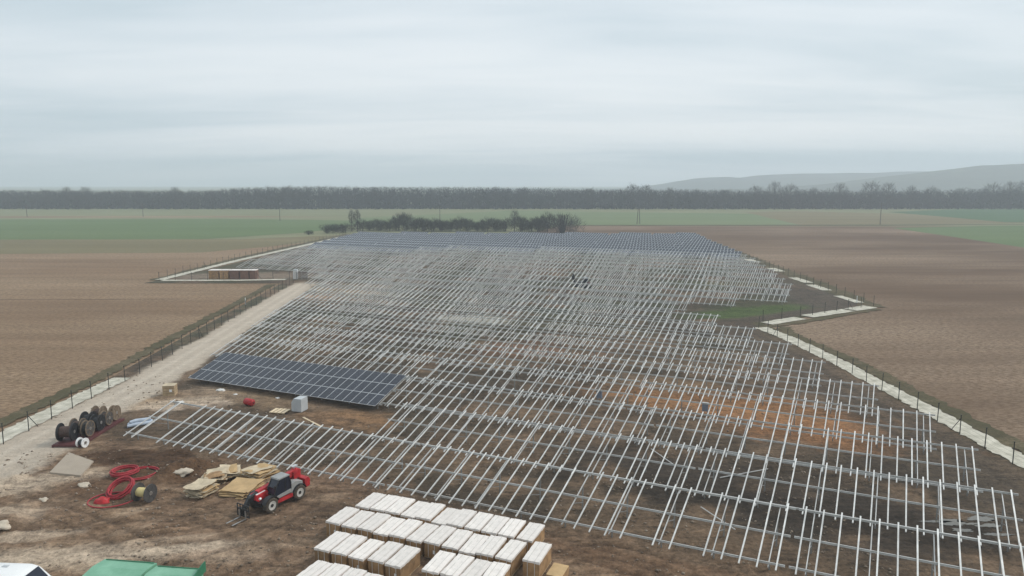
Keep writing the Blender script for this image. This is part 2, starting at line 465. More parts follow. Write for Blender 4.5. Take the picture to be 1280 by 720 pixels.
# ---------------------------------------------------------------- setting: land
def sheet(name, pts, m, z, sub=0, jag=0.0):
    """flat polygon laid on the land"""
    P = [Vector((p[0], p[1])) for p in pts]
    if sub:
        Q = []
        for i, a in enumerate(P):
            b = P[(i + 1) % len(P)]
            k = max(1, int((b - a).length / sub))
            for j in range(k):
                q = a.lerp(b, j / k)
                if jag: q = q + Vector((random.uniform(-jag, jag), random.uniform(-jag, jag)))
                Q.append(q)
        P = Q
    bm = bmesh.new()
    f = bm.faces.new([bm.verts.new((p.x, p.y, z)) for p in P])
    bmesh.ops.triangulate(bm, faces=[f])
    bmesh.ops.recalc_face_normals(bm, faces=bm.faces)
    if bm.faces[:][0].normal.z < 0: bmesh.ops.reverse_faces(bm, faces=bm.faces)
    me = bpy.data.meshes.new(name); bm.to_mesh(me); bm.free(); me.materials.append(m)
    return tag(link(name, me), kind='structure')
def S(*pp): return [gp(*p).xy for p in pp]

sheet('ground', [(-4600, -400), (4600, -400), (4600, 4300), (-4600, 4300)], M['ground'], -0.02)
# left fields, nearest first
sheet('stubble_field', [(-900, -60), (-46, -60), (-46, 178)] + S((385, 345), (440, 296), (388, 302), (330, 309), (-600, 318)), M['stubble'], 0.0, 12, 0.4)
sheet('fallow_strip', S((-700, 321), (250, 316), (340, 308), (400, 300), (440, 293.5), (300, 299), (-700, 301)), M['olive'], 0.02, 15, 0.8)
sheet('wheat_field', S((-700, 301.5), (250, 299), (380, 291), (430, 285), (460, 276), (280, 273.5), (-700, 276)), M['wheat'], 0.04, 20, 0.8)
sheet('bare_strip', S((-700, 273.5), (440, 271.5), (300, 270), (-700, 271)), M['stubble'], 0.02, 30, 1)
# right fields
sheet('tilled_field', [(44, -60), (1100, -60)] + S((1900, 283), (1100, 283), (700, 282.5), (660, 292), (800, 300), (868, 298)) + [(44, 230)], M['tilled'], 0.0, 12, 0.4)
sheet('pale_wheat_field', S((430, 281), (700, 282), (1080, 281), (1000, 268), (640, 263.5), (450, 272)), M['palewheat'], 0.01, 30, 1)
sheet('fallow_field', S((1000, 281), (1310, 279), (1150, 268), (1000, 264), (930, 265)), M['olive'], 0.03, 30, 1)
sheet('dark_wheat_field', S((1110, 265), (1260, 278), (1800, 281), (1800, 262), (1200, 261.5)), M['bluegreen'], 0.05, 30, 1)
sheet('green_wedge', S((1115, 285), (1290, 311), (1700, 303), (1700, 283), (1260, 282)), M['wheat'], 0.04, 20, 1)
sheet('farm_track', S((700, 282.6), (1110, 282.2), (1300, 281), (1300, 280.3), (1110, 281.0), (700, 281.6)), M['verge'], 0.08, 20, 0.4)

# hills on the right
def hills(name, prof, y0, depth, m):
    xs = np.linspace(-100, 3900, 130); ts = np.linspace(0, 1, 24)
    px_, pz_ = zip(*prof)
    h = np.interp(xs, [((x - 640) / FPX) * (y0 + depth * .5) for x in px_], [max(0, CAMH + (YH - z) / FPX * (y0 + depth * .5)) for z in pz_])
    V = []; F = []
    hn = h * (0.93 + 0.14 * fbm(xs / 180, xs * 0 + 3.3, 5))
    for t in ts:
        sh = math.sin(math.pi * t) ** 0.8 if 0 < t < 1 else 0
        for i, x in enumerate(xs): V.append((x, y0 + depth * t + 0.05 * x, hn[i] * sh + (6 * (vnoise(np.array([x / 140.]), np.array([t * 7.]), 9)[0] - .5) * sh if sh else 0) - 0.5))
    n = len(xs)
    for j in range(len(ts) - 1):
        for i in range(n - 1): F.append((j * n + i, j * n + i + 1, (j + 1) * n + i + 1, (j + 1) * n + i))
    me = np_mesh(name, np.array(V), np.array(F), m)
    me.polygons.foreach_set('use_smooth', [True] * len(F))
    return tag(link(name, me), kind='structure')
hills('hill_ridge', [(780, 236), (830, 231), (862, 224), (912, 221), (920, 223), (945, 220), (1000, 218), (1100, 216), (1180, 214), (1300, 212), (1800, 206)], 2300, 800, M['hill'])
hills('near_hill', [(900, 238), (1000, 233), (1100, 224), (1170, 215), (1230, 208), (1280, 205), (1400, 200), (1800, 195)], 1700, 420, M['hill'])

# ---------------------------------------------------------------- setting: the building site
AZ = R(-24.3)
UX = Vector((math.cos(AZ), math.sin(AZ))); VX = Vector((-UX.y, UX.x))
def UVW(u, v): return UX * u + VX * v
YS_L = [20, 90, 178, 178.6, 200, 345]
XS_L = [-51.8, -51.8, -57.5, -92.0, -88, gp(438, 293.5).x]
c0 = gp(946, 404); sp = gp(1094, 384.5)
YS_R = [20, 100, c0.y, sp.y, gp(1040, 366).y, gp(985, 344).y, gp(868, 297).y, 345]
XS_R = [47.2, 46.6, c0.x + 1.0, sp.x, gp(1045, 366).x, gp(988, 344).x, gp(870, 297).x, gp(868, 293).x]
ys = np.concatenate([np.arange(34, 72, 0.24), np.arange(72, 130, 0.5), np.arange(130, 176, 1.0), [177, 178, 178.6], np.arange(180, 345, 2.0)])
NC = 330
xl = np.interp(ys, YS_L, XS_L); xr = np.interp(ys, YS_R, XS_R)
tt = np.linspace(0, 1, NC)
X = xl[:, None] + (xr - xl)[:, None] * tt[None, :]
Y = np.repeat(ys[:, None], NC, 1)
edge = np.minimum(X - xl[:, None], xr[:, None] - X)
efade = sstep(2.5, 7.0, edge) * sstep(178, 150, Y)
ca, sa = math.cos(R(47)), math.sin(R(47))
A = X * ca + Y * sa; B = -X * sa + Y * ca                        # A runs along the wheel ruts of the yard
ca2, sa2 = math.cos(AZ), math.sin(AZ)
A2 = X * ca2 + Y * sa2; B2 = -X * sa2 + Y * ca2                  # along the rows
yard = sstep(1.5, -1.5, B2 - 46.0 + 2.2 * (fbm(X / 5, Y / 5, 3) - .5))      # in front of the first row
rut = fbm(A / 9.0, B / 0.75, 31, 3); rut2 = fbm(A2 / 8.0, B2 / 0.6, 57, 3)
lump = fbm(X / 1.4, Y / 1.4, 11, 4)
Z = 0.09 + efade * (0.14 * (lump - .5) + yard * (0.34 * (rut - .5) + 0.16 * (rut2 - .5)) + (1 - yard) * 0.05 * (rut2 - .5))
def mound(x, y, r, h, ry=None):
    global Z
    q = np.sqrt(((X - x) / r) ** 2 + ((Y - y) / (ry or r)) ** 2) + 0.5 * (fbm(X / 1.1, Y / 1.1, 77) - .5)
    Z = Z + h * sstep(1.0, 0.1, q) * (0.8 + 0.5 * (fbm(X / .5, Y / .5, 5) - .5))
for a, b, r, h in [(225, 588, 2.3, 0.75), (205, 600, 1.8, 0.55), (250, 583, 1.6, 0.5), (8, 655, 2.0, 0.8), (15, 640, 1.6, 0.4), (12, 600, 2.0, 0.25), (160, 570, 3.0, 0.35), (60, 605, 2.2, 0.2), (290, 570, 1.6, 0.25)]:
    g = gp(a, b); mound(g.x, g.y, r, h)
big = fbm(X / 14, Y / 14, 21, 4); med = fbm(X / 4, Y / 4, 41, 4); fin = fbm(X / 1.2, Y / 1.2, 61, 3)
C = np.empty(X.shape + (3,))
def blend(c, k):
    global C
    C = C * (1 - k[..., None]) + np.array(c) * k[..., None]
C[:] = (0.135, 0.100, 0.070)
blend((0.078, 0.062, 0.046), sstep(0.40, 0.60, big))
blend((0.20, 0.145, 0.10), sstep(0.52, 0.70, med) * 0.7)
blend((0.062, 0.070, 0.042), sstep(85, 140, Y + 30 * (big - .5)) * 0.8 * sstep(0.38, 0.6, fbm(X / 9, Y / 9, 91)))
blend((0.215, 0.150, 0.103), yard * 0.85)
blend((0.135, 0.090, 0.060), yard * sstep(0.50, 0.70, rut) * 0.75)
blend((0.29, 0.215, 0.15), yard * sstep(0.54, 0.72, rut2) * 0.7)
blend((0.40, 0.32, 0.24), yard * sstep(0.60, 0.74, fbm(A / 6, B / 1.2, 131, 4)) * 0.7 * sstep(-8, -22, X))
def blob(a, b, rx, ry, c, k=1.0, rot=0.0, soft=0.55, z=0):
    g = gp(a, b)
    dx, dy = X - g.x, Y - g.y
    c_, s_ = math.cos(rot), math.sin(rot)
    q = np.sqrt(((dx * c_ + dy * s_) / rx) ** 2 + ((-dx * s_ + dy * c_) / ry) ** 2) + 1.0 * (med - .5) + 0.6 * (fin - .5)
    blend(c, k * sstep(1.15, 1.15 - soft, q))
RW = AZ
blob(920, 510, 19, 7.5, (0.33, 0.175, 0.080), 0.9, RW, 1.0)         # ochre ground between the rows at the right
blob(1010, 540, 13, 5, (0.31, 0.165, 0.08), 0.85, RW, 0.9)
blob(830, 480, 9, 4, (0.22, 0.15, 0.09), 0.6, RW, 0.9)
blob(1040, 645, 22, 7, (0.046, 0.038, 0.031), 0.9, RW, 0.8)       # dark wet mud, bottom right
blob(800, 575, 12, 4.5, (0.058, 0.048, 0.040), 0.75, RW, 0.9)
blob(1150, 600, 7, 4, (0.06, 0.05, 0.04), 0.8, RW, 0.9)
blob(570, 530, 10, 4, (0.085, 0.072, 0.055), 0.6, RW, 0.9)
blob(590, 400, 9, 5, (0.40, 0.40, 0.36), 0.75, 0, 0.7)               # pale stone patch amid the rows
blob(660, 440, 12, 8, (0.25, 0.15, 0.10), 0.6, RW, 0.9)
blob(900, 355, 16, 9, (0.10, 0.12, 0.055), 0.5, 0, 0.9)
blob(930, 391, 13, 5.0, (0.062, 0.10, 0.028), 0.95, R(28), 0.5)      # grass in the notch
blob(985, 385, 9, 3.5, (0.065, 0.10, 0.03), 0.9, R(20), 0.5)
blob(965, 400, 20, 2.6, (0.058, 0.050, 0.038), 0.9, R(40), 0.5)
blob(1030, 372, 11, 16, (0.078, 0.068, 0.056), 0.95, R(-10), 0.5)    # turning circle of mud in the corner
blob(885, 405, 8, 3.2, (0.07, 0.052, 0.036), 0.9, 0, 0.5)
blob(280, 490, 5, 4, (0.36, 0.29, 0.22), 0.6, RW, 0.7)
blob(330, 500, 9, 3.2, (0.22, 0.165, 0.11), 0.85, RW, 0.7)
blob(430, 525, 7, 3.5, (0.25, 0.155, 0.085), 0.9, RW, 0.7)
blob(215, 500, 8, 4, (0.30, 0.23, 0.165), 0.8, 0, 0.8)
blob(205, 510, 3.2, 1.6, (0.58, 0.50, 0.42), 0.7, 0, 0.6)
blob(265, 505, 2.6, 1.4, (0.60, 0.52, 0.44), 0.7, 0, 0.6)
blob(180, 505, 5, 3, (0.36, 0.28, 0.20), 0.7, 0, 0.8)
blob(420, 365, 14, 18, (0.34, 0.28, 0.21), 0.75, R(20), 0.9)         # bare pale earth inside the gate
blob(395, 372, 6, 8, (0.42, 0.30, 0.22), 0.5, R(20), 0.9)
blob(320, 345, 26, 9, (0.24, 0.20, 0.16), 0.8, 0, 0.7)
blob(170, 575, 6.5, 2.6, (0.085, 0.052, 0.032), 0.95, 0, 0.5)        # dark turned earth
blob(225, 590, 4.5, 3.0, (0.098, 0.060, 0.036), 0.95, 0, 0.5)
blob(130, 610, 4.5, 3.0, (0.115, 0.072, 0.045), 0.8, 0, 0.6)
blob(60, 600, 5, 1.6, (0.42, 0.34, 0.26), 0.75, R(30), 0.6)
blob(20, 610, 4, 2.5, (0.36, 0.29, 0.22), 0.7, R(30), 0.7)
blob(10, 640, 4, 2.2, (0.34, 0.26, 0.19), 0.7, R(30), 0.7)
blob(60, 700, 9, 1.8, (0.44, 0.37, 0.29), 0.8, 0, 0.7)
blob(215, 690, 7, 1.2, (0.42, 0.34, 0.27), 0.75, R(-6), 0.7)
blob(170, 680, 7, 0.7, (0.46, 0.38, 0.30), 0.6, R(12), 0.6)
blob(310, 690, 5, 0.9, (0.33, 0.26, 0.195), 0.6, R(20), 0.7)
blob(420, 600, 7, 2.2, (0.22, 0.15, 0.105), 0.7, RW, 0.8)
blob(420, 640, 5, 1.2, (0.085, 0.058, 0.04), 0.8, RW, 0.7)
blob(355, 655, 5, 1.4, (0.095, 0.068, 0.048), 0.7, R(20), 0.7)
blob(760, 700, 8, 2.2, (0.14, 0.085, 0.052), 0.8, RW, 0.7)
# pale haul road along the left fence and wheel tracks along the right fence
rx_ = np.interp(Y, [30, 62, 90, 178, 345], [-52, -46.2, -46.0, -51.5, -60])
rw_ = np.interp(Y, [30, 60, 75, 178, 200], [5.5, 4.6, 3.4, 3.0, 2.0])
dr = np.abs(X - rx_ + 1.2 * (fbm(X / 6, Y / 6, 71) - .5)) / rw_ + 0.45 * (med - .5) + 0.3 * (fin - .5)
onroad = sstep(182, 174, Y)
blend((0.50, 0.425, 0.34), sstep(1.12, 0.72, dr) * onroad * 0.95)
lane = np.abs(np.abs(X - rx_) - 1.0)
blend((0.62, 0.545, 0.45), sstep(0.7, 0.15, lane + .5 * (fin - .5)) * onroad * 0.55)
blend((0.30, 0.24, 0.18), sstep(0.55, 0.1, np.abs(X - rx_ - 2.6 + .8 * (med - .5))) * onroad * 0.5)
rt = np.interp(Y, YS_R, XS_R) - 5.2
for off, wd in ((0, 0.55), (-1.9, 0.5), (-3.4, 0.5)):
    d_ = np.abs(X - rt - off + 1.3 * (fbm(Y / 11, Y * 0 + off, 5) - .5))
    blend((0.055, 0.046, 0.038), sstep(wd + .35, wd - .2, d_ + .3 * (fin - .5)) * 0.75)
    Z = Z - 0.05 * sstep(wd + .3, wd - .2, d_) * sstep(130, 110, Y)
blend((0.10, 0.082, 0.062), sstep(6.0, 3.0, np.abs(X - rt + 1.6)) * 0.5)
blend((0.085, 0.085, 0.042), sstep(2.6, 0.8, xr[:, None] - X + 1.2 * (med - .5)) * 0.8)
AMP = 1.0 - 0.72 * sstep(1.15, 0.7, dr) * onroad
# wheel tracks through the yard
def wheel_track(pts, k=.8):
    global Z
    P = [gp(*p) for p in pts]
    Q = []
    for i in range(len(P) - 1):                                  # smooth the path
        p0, p1, p2, p3 = P[max(i - 1, 0)], P[i], P[i + 1], P[min(i + 2, len(P) - 1)]
        for j in range(10):
            t = j / 10
            Q.append(0.5 * ((2 * p1) + (p2 - p0) * t + (2 * p0 - 5 * p1 + 4 * p2 - p3) * t * t + (3 * p1 - p0 - 3 * p2 + p3) * t ** 3))
    Q.append(P[-1])
    x0, x1 = min(q.x for q in Q) - 3, max(q.x for q in Q) + 3; y0, y1 = min(q.y for q in Q) - 3, max(q.y for q in Q) + 3
    msk = (X > x0) & (X < x1) & (Y > y0) & (Y < y1)
    if not msk.any(): return
    xs_, ys_ = X[msk], Y[msk]
    best = np.full(xs_.shape, 99.0)
    for a, b in zip(Q[:-1], Q[1:]):
        dx, dy = b.x - a.x, b.y - a.y; l2 = dx * dx + dy * dy + 1e-9
        t = np.clip(((xs_ - a.x) * dx + (ys_ - a.y) * dy) / l2, 0, 1)
        best = np.minimum(best, np.hypot(xs_ - a.x - t * dx, ys_ - a.y - t * dy))
    d = np.full(X.shape, 99.0); d[msk] = best
    lat = np.abs(d - 0.92) + .35 * (fin - .5)
    r_ = sstep(.42, .12, lat); e_ = sstep(.75, .45, lat) * (1 - r_)
    blend((0.070, 0.047, 0.032), r_ * k * (0.5 + med)); blend((0.30, 0.22, 0.155), e_ * k * .45)
    Z = Z - 0.09 * r_ * efade + 0.05 * e_ * efade
for p_ in ([(-20, 672), (90, 668), (200, 655), (290, 648), (420, 655)], [(20, 720), (130, 690), (260, 668), (390, 672)], [(60, 660), (160, 640), (230, 640), (300, 665), (340, 720)], [(385, 625), (440, 622), (560, 640), (720, 688), (860, 730)],
           [(140, 720), (250, 690), (330, 660), (385, 628)], [(10, 625), (60, 640), (110, 655), (210, 700)], [(700, 700), (760, 690), (850, 715)], [(20, 590), (40, 620), (30, 650), (-10, 690)], [(240, 510), (300, 500), (380, 518), (470, 540)], [(200, 495), (290, 515), (430, 530)]):
    wheel_track(p_, .45)
blend((0.52, 0.485, 0.43), sstep(1.15, 0.75, dr) * onroad * 0.8)
blend((0.62, 0.59, 0.53), sstep(0.6, 0.1, lane + .5 * (fin - .5)) * onroad * 0.5)
def flatten(x, y, r0, r1, z=.08):
    global Z
    k = sstep(r1, r0, np.hypot(X - x, Y - y)); Z = Z * (1 - k) + z * k
flatten(-18.4, 53.5, 2.6, 4.2, .06); flatten(-5.5, 46.0, 8.5, 11.0); flatten(-42.3, 69.4, 4.6, 6.5); flatten(-29, 53.9, 1.2, 2.0)
for q_ in ((60, 600, 5, 1.6), (15, 612, 4, 2.4), (8, 645, 4, 2.0), (40, 700, 9, 1.4), (150, 694, 8, 1.0), (230, 688, 5, .8), (35, 672, 4, .8), (190, 508, 4, 1.8), (255, 500, 4, 1.6)):
    blob(*q_, (0.50, 0.43, 0.35), 0.6, R(14), 0.8)
blob(175, 572, 6, 2.2, (0.075, 0.045, 0.027), 0.7, 0, 0.6)
Z = np.maximum(Z, 0.025 + 0.03 * (lump - .3))
V3 = np.stack([X, Y, Z], -1).reshape(-1, 3)
nr = len(ys)
ii = (np.arange(nr - 1)[:, None] * NC + np.arange(NC - 1)[None, :]).ravel()
F4 = np.stack([ii, ii + 1, ii + NC + 1, ii + NC], 1)
me = np_mesh('site_ground', V3, F4, M['soil'])
at = me.attributes.new('soil', 'FLOAT_COLOR', 'POINT')
at.data.foreach_set('color', np.concatenate([np.clip(C * np.array([0.94, 0.865, 0.79]), 0, .8).reshape(-1, 3), AMP.reshape(-1, 1)], 1).astype(np.float32).ravel())
me.polygons.foreach_set('use_smooth', np.ones(len(F4), dtype=bool))
tag(link('site_ground', me), kind='structure')
def ground_z(x, y):
    j = min(max(int(np.searchsorted(ys, y)), 1), nr - 1)
    if abs(ys[j - 1] - y) < abs(ys[j] - y): j -= 1
    i = int(round((x - xl[j]) / max(xr[j] - xl[j], 1e-3) * (NC - 1)))
    if i < 0 or i >= NC: return 0.0
    return float(Z[j, i])
def on(x, y, dz=0.0): return Vector((x, y, ground_z(x, y) + dz))
def gpg(a, b, dz=0.0):
    p = gp(a, b, 0.1)
    return on(p.x, p.y, dz)

# verges and white gravel strips along the fences
def ribbon(name, pts, wd, m, z, step=1.0, jag=0.12, kind='structure'):
    P = [Vector((p[0], p[1])) for p in pts]; Q = []
    for a, b in zip(P[:-1], P[1:]):
        k = max(1, int((b - a).length / step))
        Q += [a.lerp(b, j / k) for j in range(k)]
    Q.append(P[-1])
    V = []; F = []
    for i, q in enumerate(Q):
        d = (Q[min(i + 1, len(Q) - 1)] - Q[max(i - 1, 0)]).normalized(); nrm = Vector((-d.y, d.x))
        for sd in (-1, 1):
            o = q + nrm * sd * (wd / 2 + random.uniform(-jag, jag))
            V.append((o.x, o.y, z))
    for i in range(len(Q) - 1): F.append((2 * i, 2 * i + 1, 2 * i + 3, 2 * i + 2))
    me = bpy.data.meshes.new(name); me.from_pydata(V, [], F); me.materials.append(m); me.update()
    if me.polygons[0].normal.z < 0: me.flip_normals()
    return tag(link(name, me), kind=kind)
ribbon('verge', [(-53.4, 20), (-53.4, 90), (-57.6, 150), (-59.3, 176)], 2.0, M['verge'], 0.105, 0.6, 0.4)
ribbon('verge', [(48.6, 30), (48.2, 100), (46.2, 118), (47.5, 123.5)], 2.2, M['verge'], 0.105, 0.7, 0.45)
ribbon('verge', [gp(950, 410).xy, gp(1000, 403).xy, gp(1096, 386.5).xy], 2.0, M['verge'], 0.105, 0.8, 0.4)
ribbon('verge', [sp.xy, gp(1045, 364).xy, gp(985, 341).xy, gp(868, 296).xy], 4.5, M['verge'], 0.105, 1.5, 0.7)
ribbon('verge', [gp(196, 350.6).xy, gp(300, 323).xy, gp(436, 292.8).xy], 4.5, M['verge'], 0.105, 1.5, 0.7)
ribbon('gravel_strip', [(-50.4, 30), (-50.4, 84), (-50.2, 90)], 2.4, M['gravel'], 0.15, 0.45, 0.2)
ribbon('gravel_strip', [(46.1, 30), (46.0, 78), (45.6, 100), (44.6, 114), (43.2, 122.5)], 2.4, M['gravel'], 0.15, 0.45, 0.22)
for a, b, wd in [((958, 405.2), (1000, 398.6), 2.6), ((1009, 396.4), (1060, 388.6), 2.8), ((1063, 388.0), (1088, 384.2), 3.0), ((1075, 379.2), (1047, 370.6), 2.0), ((1034, 363.8), (1013, 356.6), 2.4), ((1011, 354.2), (991, 347.6), 2.4),
                 ((976, 340), (963, 335.6), 2.6), ((948, 328.6), (934, 324.6), 2.6), ((920, 318), (914, 315.8), 2.8), ((912, 314), (907, 312.4), 2.8), ((899, 309), (893, 307.6), 2.8), ((888, 304), (881, 301.8), 2.8), ((876, 299), (872, 298), 2.8)]:
    ribbon('gravel_strip', [gp(*a).xy, gp(*b).xy], wd, M['gravel'], 0.17, 0.9, 0.12)
ribbon('gravel_strip', [gp(200, 350.4).xy, gp(300, 325.4).xy, gp(428, 296.5).xy], 2.6, M['gravel'], 0.17, 1.5, 0.15)
ribbon('gravel_strip', [gp(203, 351.3).xy, gp(300, 351.0).xy, gp(358, 350.0).xy], 2.2, M['gravel'], 0.18, 1.5, 0.15)
ribbon('tram_line', [(-300, gp(0, 377).y), (-70, gp(300, 374).y)], 0.8, M['tilled'], 0.02, 4, 0.2)
ribbon('tram_line', [(-420, gp(0, 332).y), (-160, gp(160, 333).y)], 0.8, M['tilled'], 0.02, 4, 0.2)

# standing water in the mud, bottom right
M['water'] = glass_mat('muddy_water', (0.15, 0.135, 0.11), 0.12)
for a, b, rx, ry in [(1188, 653, 1.1, 0.5), (1224, 648, 1.3, 0.45), (1168, 652, 1.3, 0.16), (1203, 663, 0.8, 0.25), (1236, 657, 0.9, 0.28), (1248, 668, 1.1, 0.2), (1214, 655, 0.6, 0.2)]:
    g = gp(a, b, 0.1)
    zt = max(ground_z(g.x + i * rx * .5, g.y + j * ry * .5) for i in (-1, 0, 1) for j in (-1, 0, 1)) + 0.015
    pts = []
    for k in range(36):
        t = 2 * math.pi * k / 36
        r = 1 + 0.75 * (fbm(np.array([math.cos(t) * 2.4 + a]), np.array([math.sin(t) * 2.4 + b]), 3, 3)[0] - .5) * 2
        pts.append((g.x + rx * r * math.cos(t) * .9, g.y + ry * r * math.sin(t)))
    sheet('puddle', pts, M['water'], zt)

# ---------------------------------------------------------------- racking tables
ORD = 'zeroth first second third fourth fifth sixth seventh eighth ninth tenth eleventh twelfth thirteenth fourteenth fifteenth sixteenth seventeenth eighteenth nineteenth twentieth'.split()
def ordn(i):
    if i <= 20: return ORD[i]
    tens = {2: 'twent', 3: 'thirt', 4: 'fort'}[i // 10]
    return tens + 'ieth' if i % 10 == 0 else tens + 'y-' + ORD[i % 10]

V0, PITCHR, CW = 45.5, 9.15, 1.125
DEP, ZB, TAN, SK = 5.9, 0.62, math.tan(R(18.9)), 0.055
def zr(t): return ZB + t * TAN
PUR = (0.62, 3.15, 5.68)
cache = {}
def rail_mesh():
    if 'rail' not in cache:
        b = MB(); b.beam((0, 0, zr(0)), (DEP * SK, DEP, zr(DEP)), 0.098, 0.07)
        cache['rail'] = b.mesh('rail', M['rail'])
    return cache['rail']
def purlin_box(b, s0, s1, t):
    x = t * SK; z = zr(t) - 0.115
    b.beam((s0 + x, t + .05, z), (s1 + x, t + .05, z), 0.010, 0.13)         # web and flanges of a C section, open downhill
    b.beam((s0 + x, t + .015, z + .062), (s1 + x, t + .015, z + .062), 0.06, 0.02)
    b.beam((s0 + x, t + .015, z - .062), (s1 + x, t + .015, z - .062), 0.06, 0.02)
def purlin_mesh(L_):
    k = ('pur', round(L_, 2))
    if k not in cache:
        b = MB(); t = PUR[1]
        x = t * SK; z = zr(t) - .115
        purlin_box(b, -.45, L_ + .45, t)
        b.v = [(p[0] - x, p[1] - t, p[2] - zr(t)) for p in b.v]
        cache[k] = b.mesh('purlin', M['purlin'])
    return cache[k]
def frame_parts():
    if 'frame' not in cache:
        zo = -0.26
        b = MB(); b.beam((.45 * SK, .45, zr(.45) + zo), (5.8 * SK, 5.8, zr(5.8) + zo), 0.06, 0.11); ra = b.mesh('rafter', M['purlin'])
        b = MB(); b.beam((1.15 * SK, 1.15, -0.35), (1.15 * SK, 1.15, zr(1.15) + zo), 0.10, 0.07, up=(0, 1, 0)); fp = b.mesh('front_post', M['post'])
        b = MB(); b.beam((4.5 * SK, 4.5, -0.35), (4.5 * SK, 4.5, zr(4.5) + zo), 0.10, 0.07, up=(0, 1, 0)); rp = b.mesh('rear_post', M['post'])
        b = MB(); b.beam((4.5 * SK, 4.45, 0.55), (2.6 * SK, 2.6, zr(2.6) + zo), 0.05, 0.05); br = b.mesh('brace', M['post'])
        cache['frame'] = (ra, fp, rp, br)
    return cache['frame']
PL, PG = DEP / 3, 0.022
def panel_faces(b, s, r, w_=CW, f=0.028):
    """one module: slim aluminium frame round dark glass, sheared along the rails"""
    t0, t1 = r * PL + PG / 2, (r + 1) * PL - PG / 2
    s0, s1 = s + PG / 2, s + w_ - PG / 2
    def P(a, t, h): return (a + t * SK, t, zr(t) + 0.075 + h)
    o = [(s0, t0), (s1, t0), (s1, t1), (s0, t1)]
    i = [(s0 + f, t0 + f), (s1 - f, t0 + f), (s1 - f, t1 - f), (s0 + f, t1 - f)]
    vs = [P(*q, -0.035) for q in o] + [P(*q, 0.0) for q in o] + [P(*q, 0.0) for q in i] + [P(*q, -0.004) for q in i]
    b.add(vs, [(0, 1, 5, 4), (1, 2, 6, 5), (2, 3, 7, 6), (3, 0, 4, 7), (3, 2, 1, 0)] + [(4 + k, 4 + (k + 1) % 4, 8 + (k + 1) % 4, 8 + k) for k in range(4)], 0)
    b.add(vs, [(12, 13, 14, 15)], 1)

def frame_slots(L_):
    n = max(2, round(L_ / 3.4)); a = 0.55
    return [a + (L_ - 2 * a) * k / (n - 1) for k in range(n)]

def rack_table(u, v, cols, label, mode, skip=(), group=None):
    """mode: 'near' every member apart, 'far' members joined, 'panels' far and covered, 'block' covered and every module apart"""
    p = UVW(u, v)
    L_ = cols * CW
    root = empty('solar_table' if mode in ('panels', 'block') else 'racking_table', (p.x, p.y, 0.09), AZ)
    tag(root, label, 'solar table' if mode in ('panels', 'block') else 'racking table', group)
    ra, fp, rp, br = frame_parts()
    if mode in ('near', 'block'):
        for s in frame_slots(L_):
            link('rafter', ra, root, (s, 0, 0)); link('post', fp, root, (s, 0, 0)); link('post', rp, root, (s, 0, 0)); link('brace', br, root, (s, 0, 0))
        for t in PUR:
            link('purlin', purlin_mesh(L_), root, (t * SK, t, zr(t)))
    if mode == 'near':
        for c in range(cols + 1):
            if c in skip: continue
            j = random.uniform(-.035, .035)
            link('rail', rail_mesh(), root, (c * CW * .998 + .02 + random.uniform(-.03, .03) + j * SK, j, j * TAN), (0, 0, random.uniform(-.005, .005)))
    elif mode == 'block':
        b = MB(); panel_faces(b, 0, 0)
        me = b.mesh('panel', [M['frame'], M['pv']])
        for c in range(cols):
            for r in range(3):
                link('panel', me, root, (c * CW + r * PL * SK, r * PL, r * PL * TAN + random.uniform(-.004, .004)))
    else:
        k = ('sup', cols)
        if k not in cache:
            b = MB()
            for s in frame_slots(L_):
                for me_ in (fp, rp): b.add([(q.co.x + s, q.co.y, q.co.z) for q in me_.vertices], [tuple(f.vertices) for f in me_.polygons], 1)
                b.add([(q.co.x + s, q.co.y, q.co.z) for q in ra.vertices], [tuple(f.vertices) for f in ra.polygons], 0)
            cache[k] = b.mesh('support_frames', [M['purlin'], M['post']])
        tag(link('support_frames', cache[k], root), kind='stuff')
        if mode == 'far':
            for t in PUR: link('purlin', purlin_mesh(L_), root, (t * SK, t, zr(t)))
            k = ('rails', cols, random.randrange(3))
            if k not in cache:
                b = MB()
                for c in range(cols + 1):
                    if random.random() < 0.03: continue
                    j = random.uniform(-.04, .04); s = c * CW
                    b.beam((s + j * SK, j, zr(j)), (s + (DEP + j) * SK, DEP + j, zr(DEP + j)), 0.092, 0.06)
                cache[k] = b.mesh('rails', M['rail'])
            tag(link('rails', cache[k], root), kind='stuff')
        else:
            k = ('panels', cols)
            if k not in cache:
                b = MB()
                for c in range(cols):
                    for r in range(3): panel_faces(b, c * CW, r, f=0.05)
                cache[k] = b.mesh('panels', [M['frame'], M['pv']])
            tag(link('panels', cache[k], root), kind='stuff')
    return root

